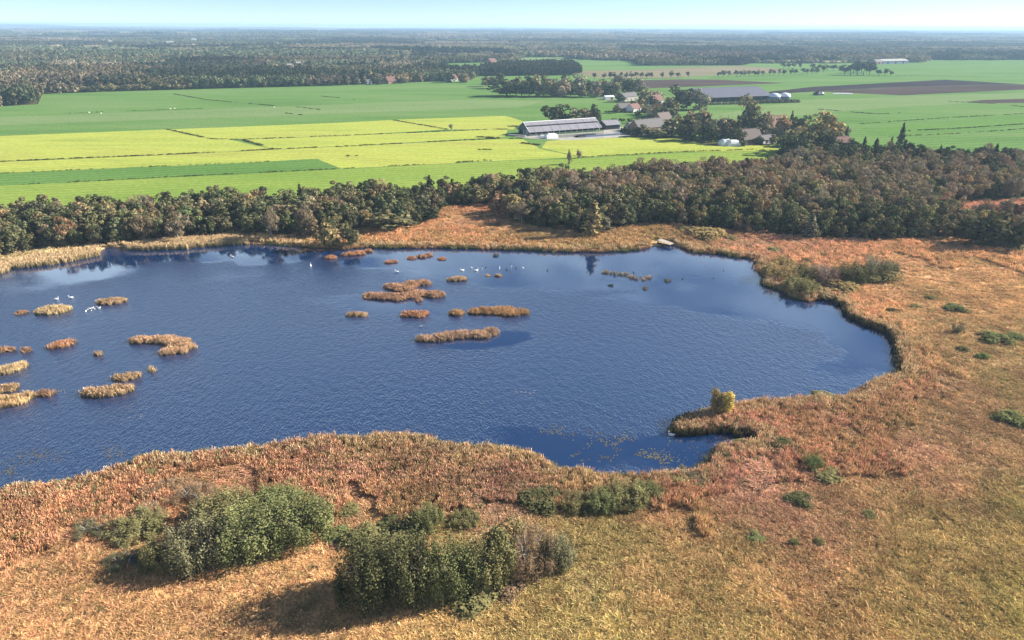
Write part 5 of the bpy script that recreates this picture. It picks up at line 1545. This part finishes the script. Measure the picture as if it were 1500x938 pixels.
# ------------------------------------------------------------------ trees about the farms
FTREES = [(816, 184, 42, 152, 'round', 'dark', 'big dark round tree behind the left part of the cattle barn'), (843, 184, 22, 157, 'round', 'grey', 'grey olive tree behind the middle of the cattle barn'),
          (858, 184, 24, 158, 'round', 'brown', 'brown tree behind the cattle barn, right of the grey one'), (872, 184, 18, 156, 'round', 'dark', 'dark green tree behind the right end of the cattle barn'),
          (742, 141, 40, 115, 'round', 'dark', 'big dark rounded tree at the left end of the middle tree belt'), (722, 130, 22, 113, 'round', 'dark', 'dark tree at the far left before the plantation'), (733, 124, 16, 107, 'round', 'dark', 'dark tree between plantation and middle tree belt'),
          (764, 141, 20, 118, 'round', 'olive', 'olive tree second in the middle tree belt'), (775, 142, 22, 114, 'round', 'dark', 'dark tree third in the middle tree belt'), (788, 141, 20, 120, 'round', 'brown', 'brown tree in the left half of the middle tree belt'),
          (800, 142, 22, 113, 'round', 'olive', 'tall olive tree in the left half of the middle tree belt'), (812, 141, 22, 117, 'round', 'brown', 'brown tree at the centre of the middle tree belt'), (824, 142, 22, 115, 'round', 'mauve', 'mauve brown tree at the centre of the middle tree belt'),
          (836, 141, 20, 118, 'round', 'dark', 'dark tree right of centre in the middle tree belt'), (846, 138, 24, 109, 'tall', 'grey', 'pale grey green tall tree in the middle tree belt'), (858, 142, 20, 120, 'round', 'dark', 'dark low tree in the right half of the middle tree belt'),
          (868, 138, 22, 114, 'round', 'grey', 'grey tree in the right half of the middle tree belt'), (876, 143, 14, 130, 'round', 'brown', 'small brown tree before the white shed'), (888, 140, 22, 118, 'round', 'dark', 'dark tree behind the white shed'), (900, 141, 20, 116, 'round', 'olive', 'olive tree right of the white shed'), (906, 134, 18, 112, 'tall', 'grey', 'grey tall tree behind the white shed'),
          (921, 139, 22, 118, 'tall', 'dark', 'dark tall tree behind the house with chimneys'), (935, 138, 22, 118, 'round', 'grey', 'grey tree right behind the house with chimneys'), (945, 150, 26, 128, 'round', 'olive', 'olive tree beside the house with chimneys'), (960, 147, 22, 130, 'round', 'mauve', 'mauve brown tree by the red roofed house'), (938, 160, 22, 147, 'round', 'gold', 'golden olive tree behind the white gabled cottage'), (914, 163, 12, 152, 'round', 'dark', 'small dark tree at the dark roofed cottage'),
          (968, 170, 34, 148, 'round', 'rust', 'rusty tree in the middle of the hamlet'), (952, 178, 16, 160, 'bare', 'grey', 'thin pale tree at the paddock corner'), (972, 178, 34, 152, 'round', 'dark', 'dark tree at the paddock corner of the hamlet'), (983, 172, 26, 146, 'tall', 'olive', 'olive tall tree at the hamlet crossroads'),
          (993, 160, 28, 128, 'tall', 'dark', 'dark tall tree left of the open barn'), (1006, 160, 20, 136, 'bare', 'mauve', 'bare mauve tree left of the open barn'), (1023, 161, 30, 131, 'round', 'grey', 'grey olive tree at the left end of the open barn'),
          (984, 200, 34, 173, 'round', 'olive', 'olive round tree at the right end of the farmhouse'), (1003, 200, 26, 168, 'round', 'dark', 'dark tree at the left end of the hamlet belt'), (1010, 196, 26, 162, 'round', 'brown', 'brown green tree in the left part of the hamlet belt'), (1024, 200, 26, 165, 'round', 'dark', 'dark green tree left of centre in the hamlet belt'), (1038, 206, 26, 172, 'round', 'green', 'green tree over the lime meadow in the hamlet belt'),
          (1050, 203, 24, 168, 'round', 'grey', 'grey tree over the white tents'), (1060, 203, 22, 172, 'round', 'brown', 'brown tree behind the white tents'), (1078, 211, 22, 183, 'round', 'dark', 'dark oval tree right behind the white tents'), (1042, 209, 18, 184, 'round', 'dark', 'dark low tree left of the white tents'),
          (1091, 200, 34, 144, 'tall', 'olive', 'tallest pale green poplar of the hamlet'), (1104, 206, 24, 166, 'tall', 'dark', 'dark tall tree right of the poplar'), (1118, 204, 24, 168, 'tall', 'mauve', 'mauve brown tree right of the dark tall one'), (1126, 203, 20, 178, 'round', 'brown', 'brown tree behind the garden shed'),
          (1149, 197, 34, 169, 'round', 'rust', 'rust coloured round tree in the right of the hamlet'), (1136, 204, 26, 184, 'round', 'grey', 'grey green garden tree before the rust tree'), (1164, 204, 24, 178, 'round', 'grey', 'grey bushy tree right below the rust tree'), (1172, 205, 26, 168, 'round', 'dark', 'dark tree right of the rust coloured one'),
          (1197, 222, 54, 168, 'round', 'gold', 'big golden olive spreading tree at the right of the hamlet'), (1180, 226, 30, 186, 'round', 'olive', 'olive tree in front of the big golden olive tree'), (1150, 236, 34, 198, 'round', 'dark', 'dark round tree at the tip of the lime meadow'), (1170, 238, 30, 200, 'round', 'dark', 'dark tree right of the one at the lime meadow tip'), (1210, 232, 30, 192, 'round', 'dark', 'dark tree under the big golden olive one'),
          (1222, 200, 18, 180, 'round', 'brown', 'small brown tree by the right field'), (1234, 205, 16, 186, 'bare', 'grey', 'thin grey tree at the field edge'), (1237, 214, 9, 189, 'cone', 'dark', 'small dark spruce above the red roofed barn'), (1158, 186, 8, 166, 'cone', 'dark', 'small dark spruce tip behind the rust tree'),
          (1264, 222, 10, 203, 'cone', 'dark', 'dark spruce right of the red roofed barn'), (1317, 218, 13, 186, 'cone', 'dark', 'tallest dark spruce standing over the right wood'), (1303, 222, 9, 204, 'cone', 'dark', 'dark spruce left of the tallest one'), (1281, 226, 14, 206, 'cone', 'dark', 'dark broad spruce between two others'),
          (834, 241, 8, 219, 'round', 'mauve', 'left one of two small grey trees in the lime meadow'), (848, 232, 9, 219, 'round', 'mauve', 'right one of two small grey trees in the lime meadow'), (661, 191, 6, 182, 'bare', 'grey', 'tiny lone tree at the end of a field ditch'),
          (680, 121, 16, 104, 'round', 'brown', 'round brown tree by the pale house at the far wood tip'), (660, 121, 18, 106, 'round', 'dark', 'dark tree over the pale house at the far wood tip'), (548, 123, 14, 108, 'round', 'dark', 'dark tree beside the small tan walled house'), (556, 124, 12, 112, 'round', 'dark', 'dark low tree left of the red roofed house'), (592, 122, 14, 110, 'round', 'brown', 'brown tree right of the red roofed house')]
FTREES += [(924, 160, 16, 148, 'round', 'dark', 'dark tree between the cottages'), (944, 168, 16, 154, 'round', 'olive', 'olive tree in front of the low white outbuilding'), (958, 160, 20, 143, 'round', 'dark', 'dark tree covering the red roofed house'), (908, 150, 14, 138, 'round', 'dark', 'dark tree left of the house with chimneys'),
           (940, 152, 14, 138, 'round', 'dark', 'dark tree covering the right end of the house with chimneys'), (903, 166, 12, 155, 'round', 'olive', 'olive tree at the left end of the cottages hedge'), (935, 170, 10, 161, 'round', 'olive', 'small olive tree before the white gabled cottage'),
           (945, 200, 22, 184, 'round', 'olive', 'olive garden tree in front of the farmhouse'), (930, 200, 18, 187, 'round', 'dark', 'dark garden tree left of the farmhouse front'), (963, 203, 22, 190, 'round', 'green', 'green garden tree before the farmhouse corner'), (955, 186, 20, 172, 'round', 'brown', 'brown tree behind the farmhouse roof'),
           (1018, 206, 26, 176, 'round', 'olive', 'olive tree at the front of the hamlet belt'), (1028, 188, 26, 160, 'round', 'brown', 'brown tree at the back of the hamlet belt'), (1000, 206, 24, 182, 'round', 'dark', 'dark tree at the front left of the hamlet belt'), (1066, 196, 26, 168, 'round', 'olive', 'olive tree behind the brown one near the tents'),
           (1112, 212, 14, 198, 'round', 'dark', 'dark shrubby tree before the thatched house'), (1088, 214, 12, 203, 'round', 'olive', 'small olive tree at the left of the thatched house'), (1131, 212, 14, 197, 'round', 'olive', 'olive tree covering the garden shed'), (1140, 190, 20, 172, 'round', 'dark', 'dark tree covering the pale house by the rust tree'),
           (1126, 190, 18, 170, 'round', 'olive', 'olive tree left of the pale house by the rust tree'), (1160, 214, 26, 188, 'round', 'olive', 'olive tree in the front right of the hamlet'), (1218, 216, 26, 186, 'round', 'olive', 'olive tree left of the red roofed barn'), (1248, 224, 20, 203, 'round', 'dark', 'dark tree right of the red roofed barn'), (1230, 230, 26, 205, 'round', 'dark', 'dark tree in front of the red roofed barn'),
           (756, 140, 22, 116, 'round', 'green', 'mid green tree beside the big dark rounded one'), (782, 136, 20, 112, 'round', 'brown', 'brown tree standing behind the left half of the belt'), (806, 136, 20, 110, 'round', 'grey', 'grey tree standing behind the centre of the belt'), (830, 136, 20, 112, 'round', 'olive', 'olive tree standing behind the right centre of the belt'), (852, 143, 16, 126, 'round', 'olive', 'low olive tree at the front of the belt'), (880, 136, 18, 118, 'round', 'olive', 'olive tree behind the small brown one'), (712, 127, 16, 112, 'round', 'olive', 'olive tree left of the plantation corner')]
for a in FTREES:
    tree(*a[:6], a[6], 'farm_tree', 1.25)
FT2 = FAR[0].copy()
FT2.materials[0] = M['leaf']
LOLLI = [crown_mesh('crown', 400 + i, 10, 3.2, 2.6, 240, 1.1, 9, .5) for i in range(3)]
LTR = trunk_mesh('trunk', 410, 9, .22, 3)
def lolly(x, y, w, h, c, label, group, name='avenue_tree'):
    p = P(x, y)
    s = scale_at(p)
    j = random.randrange(3)
    plant(name, label, 'tree', p, LOLLI[j], LTR, w / s / 6.4 * 1.05, h / s / 10, np.array(lin(*PAL[c])) * random.uniform(.8, 1.15), None, group)
row = [(870.8, 116), (884, 116), (893.2, 116), (900.2, 115.8), (909, 115.8), (917.5, 115.6), (925, 115.5), (932, 115.3), (939, 115.2), (947, 115), (954, 114.9), (970, 114.8), (982.5, 114.5), (993, 114.4), (1008, 114)] + \
      [(960 + x / 3.947, 60 + (212 - (x - 365) * .034) / 3.947) for x in (365, 390, 420, 468, 490, 517, 542, 570, 592, 615, 660, 683, 712, 740, 782, 808, 850, 878, 900, 930)]
for i, (x, y) in enumerate(row):
    lab = 'small round avenue tree beside the dark ploughed strip' if x < 1015 else 'small round avenue tree in the row across the far fields'
    lolly(x, y, random.uniform(6, 8.5), random.uniform(8, 10.5), random.choice(['dark', 'olive', 'grey', 'green']), lab, 'avenue trees in the far fields')
for x, y, w, h in [(1147, 101, 7, 9), (1155, 101, 6, 9), (1163, 100.5, 8, 10), (1172, 101.5, 6, 10), (1189, 103, 10, 10), (1200, 105, 9, 11), (1206, 106, 8, 11), (1212, 104, 6, 9), (1220, 104, 10, 9), (1230, 104, 7, 8)]:
    lolly(x, y, w, h, random.choice(['dark', 'green', 'grey']), 'scattered field tree left of the dark round copse', 'scattered trees by the copse', 'field_tree')
for x, y, w, h in [(1237, 110, 14, 14), (1246, 110.3, 15, 17), (1255, 110.5, 15, 19), (1264, 110.5, 15, 19), (1273, 110.3, 14, 18), (1250, 107, 16, 16), (1262, 107, 16, 17), (1270, 107, 14, 16)]:
    lolly(x, y, w, h, 'dark', 'dark dense tree of the round copse in the right far field', 'trees of the dark copse', 'copse_tree')
for x, y, w, h in [(1287, 111, 10, 9), (1296, 111, 9, 10), (1305, 111, 8, 7)]:
    lolly(x, y, w, h, 'dark', 'small tree right of the dark round copse', 'small trees right of the copse', 'copse_tree')
for i, x in enumerate((896, 902, 909, 914, 920)):
    lolly(x, 180.5, 5.5, 7.5, 'dark', ['first', 'second', 'third', 'fourth', 'fifth'][i] + ' from the left of the clipped ball trees by the paddock', 'clipped trees by the paddock', 'clipped_tree')
HB = [crown_mesh('foliage', 420 + i, 2.4, 2.0, 0, 140, .6, 8, shape='mound') for i in range(2)]
def hedge(pts, n, h, c, label):
    q = PP(pts)
    t = thing('hedge', label, 'hedge', (q[0][0], q[0][1], GZ))
    for i in range(n):
        f_ = i / max(1, n - 1) * (len(q) - 1)
        k = min(int(f_), len(q) - 2)
        p_ = q[k] + (q[k + 1] - q[k]) * (f_ - k) - q[0]
        o = link('bush', HB[i % 2], t, (p_[0], p_[1], 0))
        o.scale = (h / 2.4, h / 2.4, h / 2.4 * random.uniform(.85, 1.15))
        o.color = (*(np.array(lin(*PAL[c])) * random.uniform(.8, 1.2)), 1)
hedge([(1100, 152), (1168, 150.4)], 16, 4.2, 'olive', 'uneven hedge in front of the domed tanks and open barn')
hedge([(1036, 154), (1098, 152.5)], 14, 3.2, 'grey', 'grey garden hedge along the front of the open barn')
hedge([(888, 164.8), (930, 165.6)], 12, 1.8, 'dark', 'low dark hedge before the cottages')
hedge([(914, 196), (936, 198)], 8, 4.5, 'dark', 'dark garden hedge left of the farmhouse')
hedge([(925, 181), (962, 182)], 10, 3.6, 'olive', 'olive bush row behind the farmhouse')
hedge([(950, 199), (975, 201.5)], 7, 2.4, 'grey', 'pale bush row at the corner of the farm yard')

# things that look alike are told apart by their place among their likes
ORD = 'leftmost|second from left|third from left|fourth from left|fifth from left|sixth from left|seventh from left|eighth from left|ninth from left|tenth from left|eleventh from left|twelfth from left|thirteenth from left|fourteenth from left|fifteenth from left|sixteenth from left|seventeenth from left|eighteenth from left|nineteenth from left|twentieth from left|rightmost'.split('|')
alike = {}
for o in sc.objects:
    if o.parent is None and 'label' in o and 'category' in o:
        alike.setdefault(o['label'], []).append(o)
for lab, os_ in alike.items():
    if 1 < len(os_) <= 21:
        os_.sort(key=lambda o: proj(np.array(o.location))[0])
        for i, o in enumerate(os_):
            o['label'] = lab + ', ' + ('rightmost' if i == len(os_) - 1 else ORD[i])

# ------------------------------------------------------------------ the air
m = bpy.data.materials.new('haze')
m.use_nodes = True
nt = m.node_tree
nt.nodes.clear()
o_ = nt.nodes.new('ShaderNodeOutputMaterial')
pv = nt.nodes.new('ShaderNodeVolumePrincipled')
pv.inputs['Color'].default_value = (.5, .73, 1.0, 1)
pv.inputs['Density'].default_value = .000105
pv.inputs['Anisotropy'].default_value = .1
nt.links.new(pv.outputs[0], o_.inputs['Volume'])
M['haze'] = m
hz = pm('haze', [box(-17500, 17500, -600, 17500, -2, 92)], 'haze', None)
hz['kind'] = 'stuff'
tag(hz, 'pale blue haze in the air over the whole landscape', 'haze')
